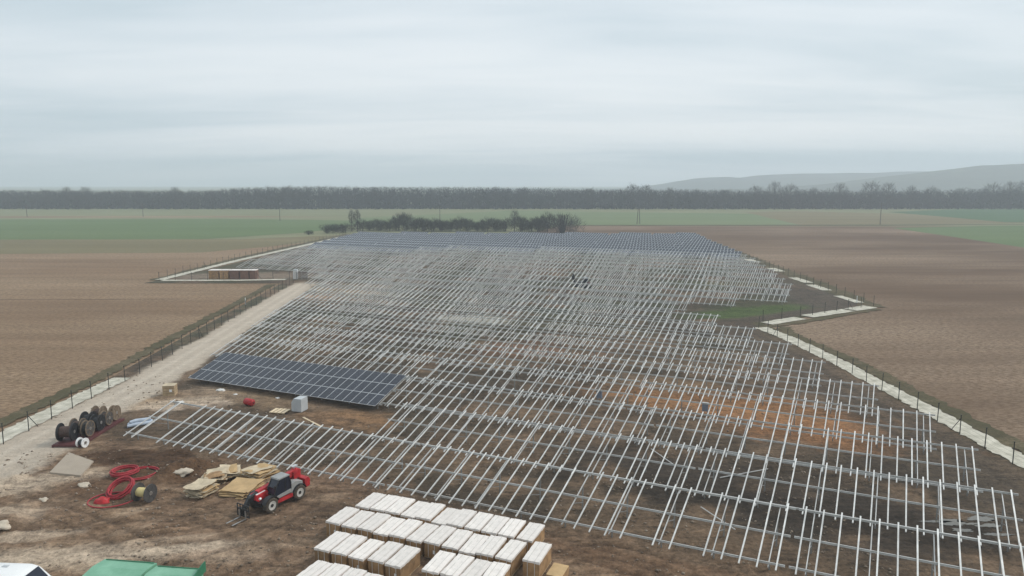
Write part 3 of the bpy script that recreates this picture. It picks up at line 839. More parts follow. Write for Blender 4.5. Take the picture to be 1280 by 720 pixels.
def inpoly(x, y, P):
    c = False
    for i in range(len(P)):
        (x1, y1), (x2, y2) = P[i - 1], P[i]
        if (y1 > y) != (y2 > y) and x < (x2 - x1) * (y - y1) / (y2 - y1) + x1: c = not c
    return c
RACK = [(-41.2, 40), (-42.2, 100), (-44.0, 135), (-45.0, 165)] + [tuple(gp(*q, 1.5).xy) for q in ((392, 356), (385, 341), (292, 332), (443, 293), (868, 294.5), (925, 320), (965, 341), (996, 370))] + [(57.5, 146.5), (46, 143), (32, 136.5), (29, 128), (33, 122), (36.0, 114), (37.0, 105), (38.2, 90), (39.4, 78), (39.6, 60), (41, 20)]
rows = []
for k in range(34):
    v = V0 + PITCHR * k
    runs = []; cur = None
    u = -260.0
    while u < 60:
        q = UVW(u, v + 3.0)
        if inpoly(q.x, q.y, RACK):
            if cur is None: cur = [u, u]
            cur[1] = u
        elif cur: runs.append(cur); cur = None
        u += 0.5
    if k == 0: runs = [[-62.0, 22.0]]
    if k == 1: runs = [[-40.2, 12.6]]
    if k == 2: runs = [[-45.2, 11.5]]
    for a, b in runs:
        if b - a > 6: rows.append((k, v, a, b))
TC = 26
ntab = 0
for k, v, a, b in rows:
    n = int((b - math.ceil(a / CW) * CW) / CW)
    parts = []
    if k >= 4 and n > TC:                       # stagger where the tables meet from row to row
        first = random.choice((13, 18, 22, 26)); first = min(first, n); parts.append(first); n -= first + 1
    while n > 0:
        c = min(TC, n)
        if 0 < n - c < 6: c = n
        if c < 5: break
        parts.append(c); n -= c + 1
    u = math.ceil(a / CW) * CW
    items = []
    for c in parts:
        items.append((u, c)); u += (c + 1) * CW
    if k == 2:
        g = gp(225, 476, 0.62); ub = g.xy.dot(UX)
        rack_table(ub + 0.2, v - 0.6, 25, 'dark blue solar table standing alone among bare racking near the haul road', 'block')
    for i, (uu, c) in enumerate(items):
        vv = v + random.uniform(-.08, .08)
        q = UVW(uu + c * CW / 2, v + 3); ix, iy = px((q.x, q.y, 1.6))
        if ix < -180 or ix > 1420: continue
        panelled = iy < 311.5 + max(0, ix - 660) * 0.036
        mode = 'panels' if panelled else ('near' if k <= 9 else 'far')
        kind = 'panelled solar table' if panelled else 'bare racking table'
        which = 'leftmost' if i == 0 else ('rightmost' if i == len(items) - 1 else ordn(i + 1) + ' from left')
        skip = {2, 3} if (k == 0 and i == 0) else set(x for x in range(2, c - 1) if random.random() < 0.02)
        rack_table(uu, vv, c, f'{kind}, {which} in the {ordn(k + 1)} row from the front', mode, skip, 'solar tables with panels at the far end' if panelled else 'bare racking tables')
        ntab += 1
print('tables', ntab)

# ---------------------------------------------------------------- fences
post_me = None
def fence(pts, step, label, group=None, wires=True, h=2.05):
    """posts and strands along a polyline of ground points"""
    global post_me
    if post_me is None:
        b = MB(); b.tube([(0, 0, -0.4), (0, 0, 2.05)], 0.045, 6); b.box((0, 0, 2.07), (0.11, 0.11, 0.05))
        post_me = b.mesh('post', M['fencepost'])
    P = [Vector((p[0], p[1], 0)) for p in pts]
    root = empty('wire_fence', (P[0].x, P[0].y, 0.1))
    tag(root, label, 'fence', group)
    Q = []
    for a, b in zip(P[:-1], P[1:]):
        k = max(1, round((b - a).length / step))
        Q += [a.lerp(b, j / k) for j in range(k)]
    Q.append(P[-1])
    o = P[0]
    for i, q in enumerate(Q):
        link('post', post_me, root, (q - o), (random.uniform(-.02, .02), random.uniform(-.02, .02), 0), (1, 1, random.uniform(.97, 1.04)))
        if i % 12 == 6 and i + 1 < len(Q):                    # raking strut every dozen posts
            d = (Q[i + 1] - q).normalized()
            b = MB(); b.tube([(0, 0, 1.7), (d.x * 1.5, d.y * 1.5, -0.1)], 0.035, 6)
            b.build('strut', M['fencepost'], root, loc=(q - o))
    for hz in (0.25, 0.65, 1.05, 1.45, 1.9):
        b = MB(); b.tube([(q - o) + Vector((0, 0, hz)) for q in Q], 0.006, 3, caps=False)
        b.build('wire', M['wire'], root)
    return root
fence([(-48.9, 48), (-48.9, 92), (-54.6, 178)], 3.6, 'dark wire fence running along the left haul road to the gate')
fence([(44.7, 46), (44.7, 92), (44.0, 104), (42.6, 122.0)], 4.0, 'dark wire fence along the white gravel strip beside the ploughed right field')
fence([c0.xy + Vector((1.5, 1.2)), gp(1000, 397.2).xy, gp(1060, 387.4).xy, gp(1092, 383.3).xy], 4.0, 'dark wire fence crossing toward the pointed right corner of the site')
fence([gp(1092, 383).xy, gp(1045, 367.5).xy, gp(985, 345.5).xy, gp(920, 319.5).xy, gp(868, 298).xy], 4.2, 'dark wire fence from the pointed right corner back to the far end')
fence([gp(199, 350.3).xy, gp(300, 324.6).xy, gp(432, 295).xy], 4.2, 'dark wire fence along the far left edge above the storage corner')
fence([gp(199, 351.2).xy, gp(300, 350.4).xy, gp(362, 349.4).xy], 4.2, 'dark wire fence along the near side of the left storage corner')
for a, b, lab in [(307, 381, 'short white marker post beside the left fence in the stubble'), (1071, 378.5, 'short white marker post on the gravel dash at the right corner')]:
    g = gp(a, b, 0.1); m_ = MB(); m_.tube([(0, 0, -.3), (0, 0, 1.35)], [.09, .075], 8); m_.tube([(0, 0, 1.35), (0, 0, 1.5)], [.085, .02], 8)
    tag(m_.build('marker_post', M['white'], loc=(g.x, g.y, 0.1)), lab, 'post')

# ---------------------------------------------------------------- cartons of panels
def carton_meshes(i):
    rnd = random.Random(i)
    wd, ln, ht = 1.09, 2.46, 1.16
    b = MB(); b.box((0, 0, 0.14 + (ht - .14) / 2), (wd, ln, ht - .14)); ca = b.mesh('carton', M['cardboard'])
    # lid: shallow cap that is a little crumpled
    n, mth_ = 6, 10
    V = []; F = []
    for j in range(mth_ + 1):
        for k in range(n + 1):
            x, y = (k / n - .5) * (wd + .05), (j / mth_ - .5) * (ln + .05)
            e_ = (k in (0, n)) or (j in (0, mth_))
            V.append((x, y, ht + .028 + rnd.uniform(-.018, .022) - (.012 if e_ else 0)))
    for j in range(mth_):
        for k in range(n):
            a = j * (n + 1) + k; F.append((a, a + 1, a + n + 2, a + n + 1))
    rim = [k for k in range(n + 1)] + [(j * (n + 1) + n) for j in range(1, mth_ + 1)] + [mth_ * (n + 1) + k for k in range(n - 1, -1, -1)] + [j * (n + 1) for j in range(mth_ - 1, 0, -1)]
    b0 = len(V)
    V += [(V[q][0], V[q][1], ht - .13 + rnd.uniform(-.03, .03)) for q in rim]
    for q in range(len(rim)):
        F.append((rim[q], b0 + q, b0 + (q + 1) % len(rim), rim[(q + 1) % len(rim)]))
    m_ = MB(); m_.add(V, F); li = m_.mesh('lid', M['lid'])
    b = MB()
    for y in (-1.05, 0, 1.05): b.box((0, y, 0.045), (wd, .1, .09))
    for x in (-.5, -.25, 0, .25, .5): b.box((x, 0, 0.115), (.12, ln, .03))
    pa = b.mesh('pallet_base', M['wood'])
    b = MB()
    for sx in (-1, 1):
        x = sx * (wd / 2 + .027)
        b.box((sx * .24, 0, ht + .043), (.035, ln + .06, .008))
        for sy in (-1, 1): b.box((sx * .24, sy * (ln / 2 + .031), ht / 2 + .1), (.035, .008, ht - .2))
    st = b.mesh('strap', M['strap'])
    b = MB(); b.box((.18, -(ln / 2 + .006), .55), (.17, .006, .24)); lb = b.mesh('paper_label', M['white'])
    return ca, li, pa, st, lb
CM = [carton_meshes(i) for i in range(4)]
PDIR = R(-22.3); PU = Vector((math.cos(PDIR), math.sin(PDIR))); PV = Vector((-PU.y, PU.x))
def carton(c, label, rz=0.0, zs=1.0, group='cartons of panels in the stack yard'):
    ms = random.choice(CM)
    root = empty('panel_carton', on(c.x, c.y, 0.01), PDIR + rz)
    root.scale = (1, 1, zs)
    tag(root, label, 'carton', group)
    for nm, me_ in zip(('carton', 'lid', 'pallet_base', 'strap'), ms[:4]): link(nm, me_, root)
    if random.random() < .35: link('paper_label', ms[4], root)
    return root
def carton_row(p0, n, pitch, rowname, start=1, jit=.06, total=None, last=True):
    for i in range(n):
        c = Vector(p0) + PU * (pitch * (i + .5)) - PV * 1.26 + Vector((random.uniform(-jit, jit), random.uniform(-jit, jit)))
        k = start + i
        which = 'leftmost' if k == 1 else ('rightmost' if (last and i == n - 1) else ordn(k) + ' from left')
        carton(c, f'white topped panel carton, {which} in the {rowname} row of the stack', random.uniform(-.035, .035), random.uniform(.96, 1.09))
carton_row((-10.74, 52.87), 11, 1.285, 'back')
carton_row((-12.25, 50.30), 11, 1.30, 'second')
carton_row((-12.15, 46.66), 5, 1.36, 'third', last=False)
carton_row((-4.75, 43.95), 4, 1.28, 'third', start=6, last=False)
c_ = Vector((1.55, 44.95)) + PU * .62 - PV * 1.26
carton(c_, 'white topped panel carton standing clear at the right between second and third rows', .02, 1.12)
carton_row((-12.36, 42.80), 4, 1.24, 'front', last=True)
# a tan carton lid leaning low beside the last carton
g = on(2.9, 42.6)
root = empty('open_carton', (g.x, g.y, g.z), PDIR)
b = MB(); b.box((0, 0, .28), (1.0, 1.5, .56)); b.build('carton', M['cardboard'], root)
b = MB(); b.box((0, 0, .575), (1.02, 1.52, .03)); b.build('lid', M['tan'], root)
tag(root, 'low tan carton beside the right end of the white topped stack', 'carton')

# ---------------------------------------------------------------- telehandler
def telehandler(loc, rz):
    root = empty('telehandler', loc, rz)
    tag(root, 'red and grey telehandler with black forks lowered, parked by the cartons', 'telehandler')
    b = MB()
    b.prism([(-2.15, .62), (2.0, .55), (2.05, .85), (1.5, 1.02), (-1.9, 1.05), (-2.2, .95)], 'y', -.55, .55)
    b.build('chassis', M['black'], root)
    b = MB(); b.prism([(-.75, .50), (.75, .50), (.72, .80), (-.72, .80)], 'y', .56, .98); b.build('side_tank', M['red'], root)
    b = MB(); b.prism([(-1.75, .86), (-.62, .82), (-.60, 1.50), (-1.05, 1.62), (-1.78, 1.42)], 'y', .30, .96); b.build('side_cover', M['grey'], root)
    b = MB(); b.prism([(-1.5, .80), (1.0, .80), (.95, 1.30), (-1.45, 1.42)], 'y', -1.02, -.58); b.build('engine_hood', M['red'], root)
    b = MB(); b.prism([(-2.62, .72), (-2.16, .66), (-2.10, 1.42), (-2.50, 1.46), (-2.64, 1.25)], 'y', -.85, .85); b.build('counterweight', M['red'], root)
    b = MB(); b.prism([(-2.35, 1.46), (-1.70, 1.30), (-1.62, 1.95), (-2.02, 2.16), (-2.38, 2.02)], 'y', -.42, .12); b.build('boom_tower', M['red'], root)
    # cab: tinted glass body, pillars, roof
    cab = empty('cab'); cab.parent = root
    prof = [(-.58, .98), (.72, .92), (1.02, 1.25), (.88, 1.72), (.50, 2.30), (-.42, 2.34), (-.60, 1.72)]
    b = MB(); b.prism(prof, 'y', .10, .94); cabm = b.build('cab', M['glass'], root)
    bpy.data.objects.remove(cab)
    b = MB()
    for y in (.10, .94):
        for i in range(len(prof)):
            p_, q_ = prof[i], prof[(i + 1) % len(prof)]
            b.beam((p_[0], y, p_[1]), (q_[0], y, q_[1]), .07, .07, up=(0, 1, 0))
        b.beam((-.05, y, .95), (-.05, y, 2.30), .05, .05, up=(0, 1, 0))
    for p_ in prof: b.beam((p_[0], .10, p_[1]), (p_[0], .94, p_[1]), .06, .06)
    b.build('pillar', M['black'], cabm)
    b = MB(); b.prism([(-.55, 2.335), (.60, 2.30), (.56, 2.40), (-.45, 2.43)], 'y', .05, .99); b.build('cab_roof', M['grey'], cabm)
    b = MB(); b.prism([(-.58, .93), (.74, .88), (.86, 1.10), (-.58, 1.22)], 'y', .945, 1.0); b.build('door_panel', M['grey'], cabm)
    b = MB(); b.tube([(.9, .95, 1.7), (1.15, 1.15, 1.75), (1.15, 1.18, 1.95)], .02, 6); b.box((1.15, 1.2, 1.95), (.05, .18, .3)); b.build('mirror', M['black'], root)
    # front fenders and red nose
    b = MB(); b.prism([(.85, 1.02), (1.95, .92), (2.15, 1.10), (2.05, 1.42), (1.05, 1.50)], 'y', -.55, .22); b.build('nose', M['red'], root)
    b = MB(); b.prism([(1.15, 1.505), (2.00, 1.435), (1.98, 1.455), (1.17, 1.525)], 'y', -.15, .12); b.build('decal_plate', M['white'], root)
    wheels = [(1.38, 1), (1.38, -1), (-1.38, 1), (-1.38, -1)]
    t = MB()
    n = 28
    prof_w = [(-.21, .36), (-.21, .52), (-.17, .60), (.17, .60), (.21, .52), (.21, .36)]
    vs = []; fs = []
    for i in range(n):
        a = 2 * math.pi * i / n
        k_ = 1.0 if i % 2 else .965
        for (y, r) in prof_w:
            rr = r * (k_ if r > .55 else 1)
            vs.append((rr * math.cos(a), y, rr * math.sin(a)))
    m6 = len(prof_w)
    for i in range(n):
        for j in range(m6 - 1):
            a, c = i * m6 + j, ((i + 1) % n) * m6 + j
            fs.append((a, a + 1, c + 1, c))
    t.add(vs, fs); tyre = t.mesh('tyre', M['tyre'])
    t = MB(); t.disc((0, 0, 0), 0.0, .37, -.16, .16, 24, 0, 'y'); t.disc((0, 0, 0), .28, .375, -.19, .19, 24, 0, 'y')
    rim = t.mesh('rim', M['rim'])
    t = MB(); t.disc((0, 0, 0), 0.0, .13, -.2, .2, 12, 0, 'y'); hub = t.mesh('hub', M['black'])
    for x, sy in wheels:
        t = MB(); t.tube([(x, sy * .55, .60), (x, sy * .74, .60)], .14, 8); ax = t.build('wheel', M['black'], root)
        for nm, me_ in (('tyre', tyre), ('rim', rim), ('hub', hub)): link(nm, me_, ax, (x, sy * .88, .60))
        t = MB()
        arc = [(x + .70 * math.cos(R(a)), .60 + .70 * math.sin(R(a))) for a in range(20, 165, 18)]
        for p_, q_ in zip(arc[:-1], arc[1:]): t.beam((p_[0], sy * .88, p_[1]), (q_[0], sy * .88, q_[1]), .44, .03)
        t.build('fender', M['black'], root)
    # boom
    b = MB(); b.beam((-1.95, -.18, 1.86), (1.75, -.18, 1.42), .36, .42); bo = b.build('boom', M['red'], root)
    b = MB(); b.beam((1.70, -.18, 1.43), (2.55, -.18, 1.20), .28, .32); b.beam((2.50, -.18, 1.24), (2.95, -.18, .62), .26, .30); b.build('boom_head', M['black'], bo)
    b = MB(); b.tube([(.2, -.18, 1.0), (1.5, -.18, 1.25)], .07, 8); b.build('lift_cylinder', M['steel'], bo)
    b = MB()
    b.box((3.12, -.10, .22), (.09, 1.30, .10)); b.box((3.12, -.10, .72), (.09, 1.30, .10))
    for y in (-.74, -.42, -.10, .22, .54): b.box((3.12, y, .60), (.06, .06, .95))
    b.box((3.12, -.10, 1.08), (.06, 1.30, .05))
    b.box((2.98, -.18, .50), (.22, .5, .55))
    b.build('fork_carriage', M['black'], root)
    for y in (-.42, .25):
        b = MB(); b.box((3.20, y, .36), (.05, .12, .66)); b.prism([(3.17, .03), (4.40, .05), (4.40, .065), (3.17, .09)], 'y', y - .06, y + .06)
        b.build('fork', M['steel'], root)
    for y in (-.45, .60):
        b = MB(); b.tube([(2.02, y, 1.30), (2.16, y, 1.30)], .09, 10); b.build('headlight', M['white'], root)
    b = MB(); b.tube([(-2.0, -.2, 2.1), (-2.0, -.2, 2.3)], .06, 8); b.box((-2.0, -.2, 2.33), (.5, .3, .06)); b.build('beacon_rack', M['lightgrey'], root)
    b = MB(); b.tube([(-.9, -.9, 1.38), (-.9, -.9, 1.95)], .045, 8); b.build('exhaust', M['black'], root)
    return root
tl = on(-18.44, 53.56)
telehandler((tl.x, tl.y, tl.z + 0.0), math.atan2(-.855, -.518))

# ---------------------------------------------------------------- cable drums on the red skid
def drum(name, loc, rz, r, wd, mf, mc, label, cat='cable drum', group=None, core=.62, rim_m=None):
    root = empty(name, loc, rz)
    tag(root, label, cat, group)
    for sx in (-1, 1):
        b = MB()
        b.disc((0, 0, r), .10, r * .9, sx * wd / 2 - .03, sx * wd / 2 + .03, 28)
        fl = b.build('flange', mf, root)
        b = MB(); b.disc((0, 0, r), r * .88, r, sx * wd / 2 - .045, sx * wd / 2 + .045, 28); b.build('rim', rim_m or mf, fl)
        b = MB(); b.disc((0, 0, r), .05, .16, sx * wd / 2 - .06, sx * wd / 2 + .06, 12); b.build('hub', M['steel'], fl)
        b = MB()
        for k in range(6):
            a = math.pi * k / 3
            b.beam((sx * (wd / 2 + .04), .16 * math.cos(a), r + .16 * math.sin(a)), (sx * (wd / 2 + .04), r * .86 * math.cos(a), r + r * .86 * math.sin(a)), .05, .03, up=(1, 0, 0))
        b.build('spoke', rim_m or mf, fl)
    b = MB()
    n = 14; cr_ = r * core
    for i in range(n):
        x = -wd / 2 + .05 + (wd - .1) * (i + .5) / n
        rr = cr_ + random.uniform(-.015, .015)
        b.disc((0, 0, r), rr - .08, rr, x - wd / n * .42, x + wd / n * .42, 24)
    b.disc((0, 0, r), .04, cr_ - .03, -wd / 2 + .04, wd / 2 - .04, 20)
    b.build('cable', mc, root)
    return root
skid = empty('drum_skid', (-42.35, 69.4, ground_z(-42.35, 69.4)))
tag(skid, 'muddy dark red steel skid carrying the cable drums beside the haul road', 'skid')
for x in (-1.25, 1.25):
    b = MB(); b.beam((x, -4.0, .14), (x, 4.0, .14), .16, .22); b.build('side_beam', M['darkred'], skid)
for k in range(7):
    b = MB(); b.beam((-1.25, -3.9 + k * 1.3, .16), (1.25, -3.9 + k * 1.3, .16), .14, .16); b.build('cross_beam', M['darkred'], skid)
b = MB(); b.box((0, 0, .255), (2.3, 7.7, .025)); b.build('deck', M['darkred'], skid)
zb = ground_z(-42.35, 69.4) + .27
specs = [(-42.9, 66.7, .86, 1.25, 'black', 'rubber', 'dark brown cable drum with black flanges at the near end of the skid'),
         (-42.9, 68.45, .80, .9, 'greydrum', 'rubber', 'second cable drum from the near end, left line of the red skid'),
         (-42.9, 70.2, .86, .8, 'black', 'blackcable', 'third cable drum from the near end, left line of the red skid'),
         (-42.9, 72.1, .86, .8, 'drumwood', 'rubber', 'timber cable drum at the far end, left line of the red skid'),
         (-41.65, 67.9, .78, .5, 'greydrum', 'blackcable', 'narrow grey cable drum nearest the front, right line of the red skid'),
         (-41.65, 69.6, .80, .7, 'black', 'blackcable', 'black cable drum in the middle, right line of the red skid'),
         (-41.65, 71.2, .74, .6, 'greydrum', 'rubber', 'grey cable drum third along the right line of the red skid'),
         (-41.65, 72.75, .78, .4, 'drumwood', 'drumwood', 'pale ringed timber drum at the far right end of the red skid')]
for x, y, r, wd, mf, mc, lab in specs:
    drum('cable_drum', (x, y, zb), random.uniform(-.12, .12), r, wd, M[mf], M[mc], lab, group='cable drums on the red skid', rim_m=M['drumwood'] if mf == 'greydrum' else None)
g = on(-40.85, 65.6)
drum('cable_drum', g, R(-12), .46, .62, M['white'], M['blackcable'], 'small white flanged drum on the ground before the red skid', group=None)
g = gpg(181, 626)
drum('cable_drum', (g.x, g.y, g.z), R(-14), .72, 1.15, M['greydrum'], M['yellow'], 'grey flanged drum with cream core lying beside the red conduit coils', core=.50)

# ---------------------------------------------------------------- red conduit
def coil(name, loc, r, turns, tube, label, tilt=(0, 0), spread=.25, seed=0, squash=1.0):
    rnd = random.Random(seed)
    pts = []
    n = int(turns * 26)
    for i in range(n + 1):
        a = 2 * math.pi * i / 26
        k = i / 26
        rr = r * (1 + spread * (rnd.random() * .05 + .5 * math.sin(k * 2.3 + seed)))
        pts.append((rr * math.cos(a), rr * squash * math.sin(a), tube + (k * .9) * tube + .03 * math.sin(a * 1.5 + seed)))
    b = MB(); b.tube(pts, tube, 7)
    o = b.build(name, M['hose'], loc=loc, rot=(tilt[0], tilt[1], 0))
    return tag(o, label, 'conduit', 'red conduit coils')
g = gpg(156, 593); coil('conduit_coil', g, .98, 7, .05, 'tight red conduit coil furthest from the grey drum, upper left of the three', seed=1)
g = gpg(177, 593); coil('conduit_coil', g, 1.35, 4, .05, 'wide red conduit coil lying just behind the cream cored drum', seed=2, spread=.15)
g = gpg(153, 618); coil('conduit_coil', (g.x, g.y, g.z + .35), .95, 9, .05, 'leaning red conduit bundle left of the cream cored drum', tilt=(R(28), R(-14)), seed=3)
g = gpg(140, 626); coil('conduit_loop', g, 1.75, 1.15, .05, 'single large loop of red conduit on the mud in front', seed=5, spread=.1, squash=.8)
def lump(name, loc, size, m, seed, label, cat, group=None, rz=0.0, rough=.18):
    rnd = random.Random(seed)
    bm = bmesh.new(); bmesh.ops.create_icosphere(bm, subdivisions=3, radius=1)
    o_ = Vector((rnd.random() * 9, rnd.random() * 9, rnd.random() * 9))
    from mathutils import noise as mn
    for v in bm.verts:
        k = 1 + rough * 2 * mn.noise(v.co * 1.6 + o_) + rough * .7 * mn.noise(v.co * 4 + o_)
        v.co = Vector((v.co.x * size[0] * k, v.co.y * size[1] * k, max(-.25, v.co.z) * size[2] * k))
    me = bpy.data.meshes.new(name); bm.to_mesh(me); bm.free(); me.materials.append(m)
    for p in me.polygons: p.use_smooth = True
    o = link(name, me, None, loc, (0, 0, rz))
    return tag(o, label, cat, group) if label else o
g = gpg(128, 629); lump('plastic_sack', g, (.55, .38, .42), M['red'], 3, 'bright red plastic sack lying inside the large conduit loop', 'sack', rz=.5)

# ---------------------------------------------------------------- flattened cardboard piles
def card_sheet(w_, l_, th, m, seed, curl=.08):
    rnd = random.Random(seed); n = 7
    V = []; F = []
    ph = rnd.random() * 6
    def z(a, b): return curl * (math.sin(a * 2.2 + ph) + .7 * math.sin(b * 2.9 + ph * 1.7)) * .5 + rnd.uniform(-.012, .012)
    top = []
    for j in range(n + 1):
        for i in range(n + 1):
            x, y = (i / n - .5) * w_, (j / n - .5) * l_
            if i in (0, n): x += rnd.uniform(-.05, .05)
            if j in (0, n): y += rnd.uniform(-.05, .05)
            top.append((x, y, z(x, y)))
    V = top + [(p[0], p[1], p[2] - th) for p in top]
    k = (n + 1) ** 2
    for j in range(n):
        for i in range(n):
            a = j * (n + 1) + i
            F.append((a, a + 1, a + n + 2, a + n + 1)); F.append((k + a, k + a + n + 1, k + a + n + 2, k + a + 1))
    rim = list(range(n + 1)) + [j * (n + 1) + n for j in range(1, n + 1)] + [n * (n + 1) + i for i in range(n - 1, -1, -1)] + [j * (n + 1) for j in range(n - 1, 0, -1)]
    for q in range(len(rim)):
        a, b_ = rim[q], rim[(q + 1) % len(rim)]
        F.append((a, k + a, k + b_, b_))
    m_ = MB(); m_.add(V, F); return m_.mesh('card_sheet', m)
def card_pile(c, rz, n, w_, l_, mats, label, h=.055, seed=0, curl=.07, messy=.16):
    rnd = random.Random(seed)
    root = empty('cardboard_pile', c, rz)
    tag(root, label, 'cardboard', 'flattened cardboard piles by the telehandler')
    for i in range(n):
        k = 1 - .12 * rnd.random()
        me_ = card_sheet(w_ * k, l_ * (1 - .12 * rnd.random()), .03, mats[i % len(mats)], seed * 31 + i, curl)
        link('card_sheet', me_, root, (rnd.uniform(-messy, messy), rnd.uniform(-messy, messy), .06 + i * h), (rnd.uniform(-.05, .05), rnd.uniform(-.05, .05), rnd.uniform(-.18, .18)))
    return root
g = gpg(252, 618); card_pile(g, R(-20), 13, 1.7, 1.9, [M['palecard'], M['tan'], M['palecard']], 'ragged grey topped cardboard pile at the left end of the heap', .07, 3, .10, .22)
g = gpg(268, 603); card_pile((g.x, g.y, g.z + .05), R(15), 11, 1.7, 1.6, [M['palecard'], M['cardboard']], 'loose pale cardboard pile behind the ragged left one', .08, 5, .13, .25)
g = gpg(303, 613); card_pile(g, R(-14), 9, 2.5, 2.7, [M['tan']], 'broad flat tan cardboard pile touching the telehandler front', .06, 7, .04, .12)
g = gpg(287, 595); card_pile((g.x, g.y, g.z + .05), R(25), 7, 1.9, 1.9, [M['palecard'], M['tan']], 'crumpled tan cardboard heap at the back middle of the heap', .09, 9, .16, .25)
g = gpg(325, 595); card_pile((g.x, g.y, g.z + .05), R(-28), 10, 1.7, 2.3, [M['tan'], M['palecard']], 'slanting cardboard pile at the back right behind the telehandler cab', .075, 11, .12, .2)

# ---------------------------------------------------------------- small things in the yard
root = empty('board_slab', gpg(85, 581), R(-30)); tag(root, 'flat beige board slab on the ground between haul road and conduit', 'slab')
b = MB()
pts = [gp(62, 591, .2), gp(86, 566, .2), gp(117, 577, .2), gp(101, 595, .2)]
zc_ = max(ground_z(p.x, p.y) for p in pts) + .10
b.add([(p.x, p.y, zc_) for p in pts] + [(p.x, p.y, zc_ - .35) for p in pts], [(3, 2, 1, 0), (0, 1, 5, 4), (1, 2, 6, 5), (2, 3, 7, 6), (3, 0, 4, 7)])
o = b.build('slab', M['slab'], root); o.matrix_parent_inverse = (Matrix.Translation(root.location) @ Matrix.Rotation(R(-30), 4, 'Z')).inverted()

def crate(loc, rz, s, label):
    root = empty('wooden_crate', loc, rz); tag(root, label, 'crate')
    w_, l_, h_ = s
    b = MB(); b.box((0, 0, h_ / 2), (w_ - .06, l_ - .06, h_ - .04)); b.build('core', M['cardboard'], root)
    for k in range(4):
        for sy in (-1, 1):
            b = MB(); b.box((0, sy * l_ / 2, h_ * (k + .5) / 4), (w_, .03, h_ / 4 - .05)); b.build('plank', M['wood'], root)
        for sx in (-1, 1):
            b = MB(); b.box((sx * w_ / 2, 0, h_ * (k + .5) / 4), (.03, l_ - .04, h_ / 4 - .05)); b.build('plank', M['wood'], root)
    b = MB(); b.box((0, 0, h_ + .02), (w_ + .08, l_ + .08, .04)); b.build('lid', M['palecard'], root)
    b = MB(); b.box((.25, -l_ / 2 - .02, h_ * .55), (.3, .01, .3)); b.build('paper_label', M['white'], root)
crate(gpg(213, 493), R(8), (1.3, 1.2, 1.25), 'small wooden crate with a pale lid beside the lone solar table')

root = empty('gas_tank', gpg(312, 507), R(-30)); tag(root, 'small red tank lying in front of the lone solar table', 'tank')
b = MB(); b.tube([(-.66, 0, .42), (-.58, 0, .42), (.5, 0, .42), (.62, 0, .42)], [.22, .38, .38, .2], 16); b.build('tank', M['red'], root)
b = MB(); b.box((-.3, 0, .06), (.1, .5, .12)); b.box((.3, 0, .06), (.1, .5, .12)); b.build('foot', M['black'], root)
b = MB(); b.tube([(.62, 0, .42), (.74, 0, .42)], .07, 8); b.build('valve', M['black'], root)

root = empty('timber_pallet', gpg(350, 514.5), R(-12)); tag(root, 'pale new timber pallet beside the grey cabinet', 'pallet')
for k in range(4):
    b = MB(); b.box((-.72 + k * .48, 0, .17), (.36, 1.5, .035)); b.build('board', M['lightwood'], root)
for y in (-.6, 0, .6):
    b = MB(); b.box((0, y, .08), (1.8, .1, .13)); b.build('bearer', M['wood'], root)

root = empty('electrical_cabinet', gpg(374, 514), R(-18)); tag(root, 'grey sheet metal cabinet with a sloped top before the lone solar table', 'cabinet')
b = MB(); b.prism([(-.62, .08), (.62, .08), (.62, 1.52), (-.30, 1.52), (-.62, 1.05)], 'y', -.5, .75); b.build('body', M['lightgrey'], root)
b = MB(); b.prism([(-.56, .16), (.0, .16), (.0, 1.40), (-.27, 1.40), (-.56, 1.0)], 'y', -.53, -.502); b.build('door', M['lightgrey'], root)
b = MB(); b.prism([(.04, .16), (.56, .16), (.56, 1.42), (.04, 1.42)], 'y', -.53, -.502); b.build('door', M['lightgrey'], root)
b = MB(); b.box((0, .1, .04), (1.1, 1.0, .08)); b.build('plinth', M['grey'], root)

def loose_bar(p, q, w_, m, label, name='loose_bar', cat='bar'):
    b = MB(); mid = (Vector(p) + Vector(q)) / 2
    b.beam(Vector(p) - mid, Vector(q) - mid, w_, .05)
    tag(b.build(name, m, loc=mid), label, cat)
loose_bar(gpg(379, 521.5, .06), gpg(402, 534, .06), .2, M['lightwood'], 'pale timber plank lying on brown soil right of the cabinet', 'plank', 'plank')
def bar_at(a, b_, h1, h2, lab):
    p, q = gp(*a, h1), gp(*b_, h2); loose_bar(p, q, .07, M['purlin'], lab)
bar_at((876, 633.5), (919, 662), .25, .25, 'loose metal bar lying askew beneath the front racking row')
bar_at((814, 561), (841, 580), .25, .25, 'loose metal bar lying askew beneath the second racking row')
bar_at((900, 597), (960, 586), .2, .2, 'loose thin metal bar on dark mud under the second row at right')
# pale blue wrapped bundle under the first row, on the left
g = gpg(176, 531)
root = empty('wrapped_bundle', g, R(38)); tag(root, 'pale blue film wrapped bundle under the left end of the first racking row', 'bundle')
for k, (y, z_) in enumerate(((-.28, .2), (.1, .22), (.42, .18), (-.05, .5))):
    b = MB(); b.tube([(-1.3 + .1 * k, y, z_), (-.4, y + .04, z_ + .03), (.5, y - .03, z_), (1.25 - .1 * k, y, z_ + .02)], [.16, .22, .21, .15], 9); b.build('pipe_roll', M['bluewrap'], root)
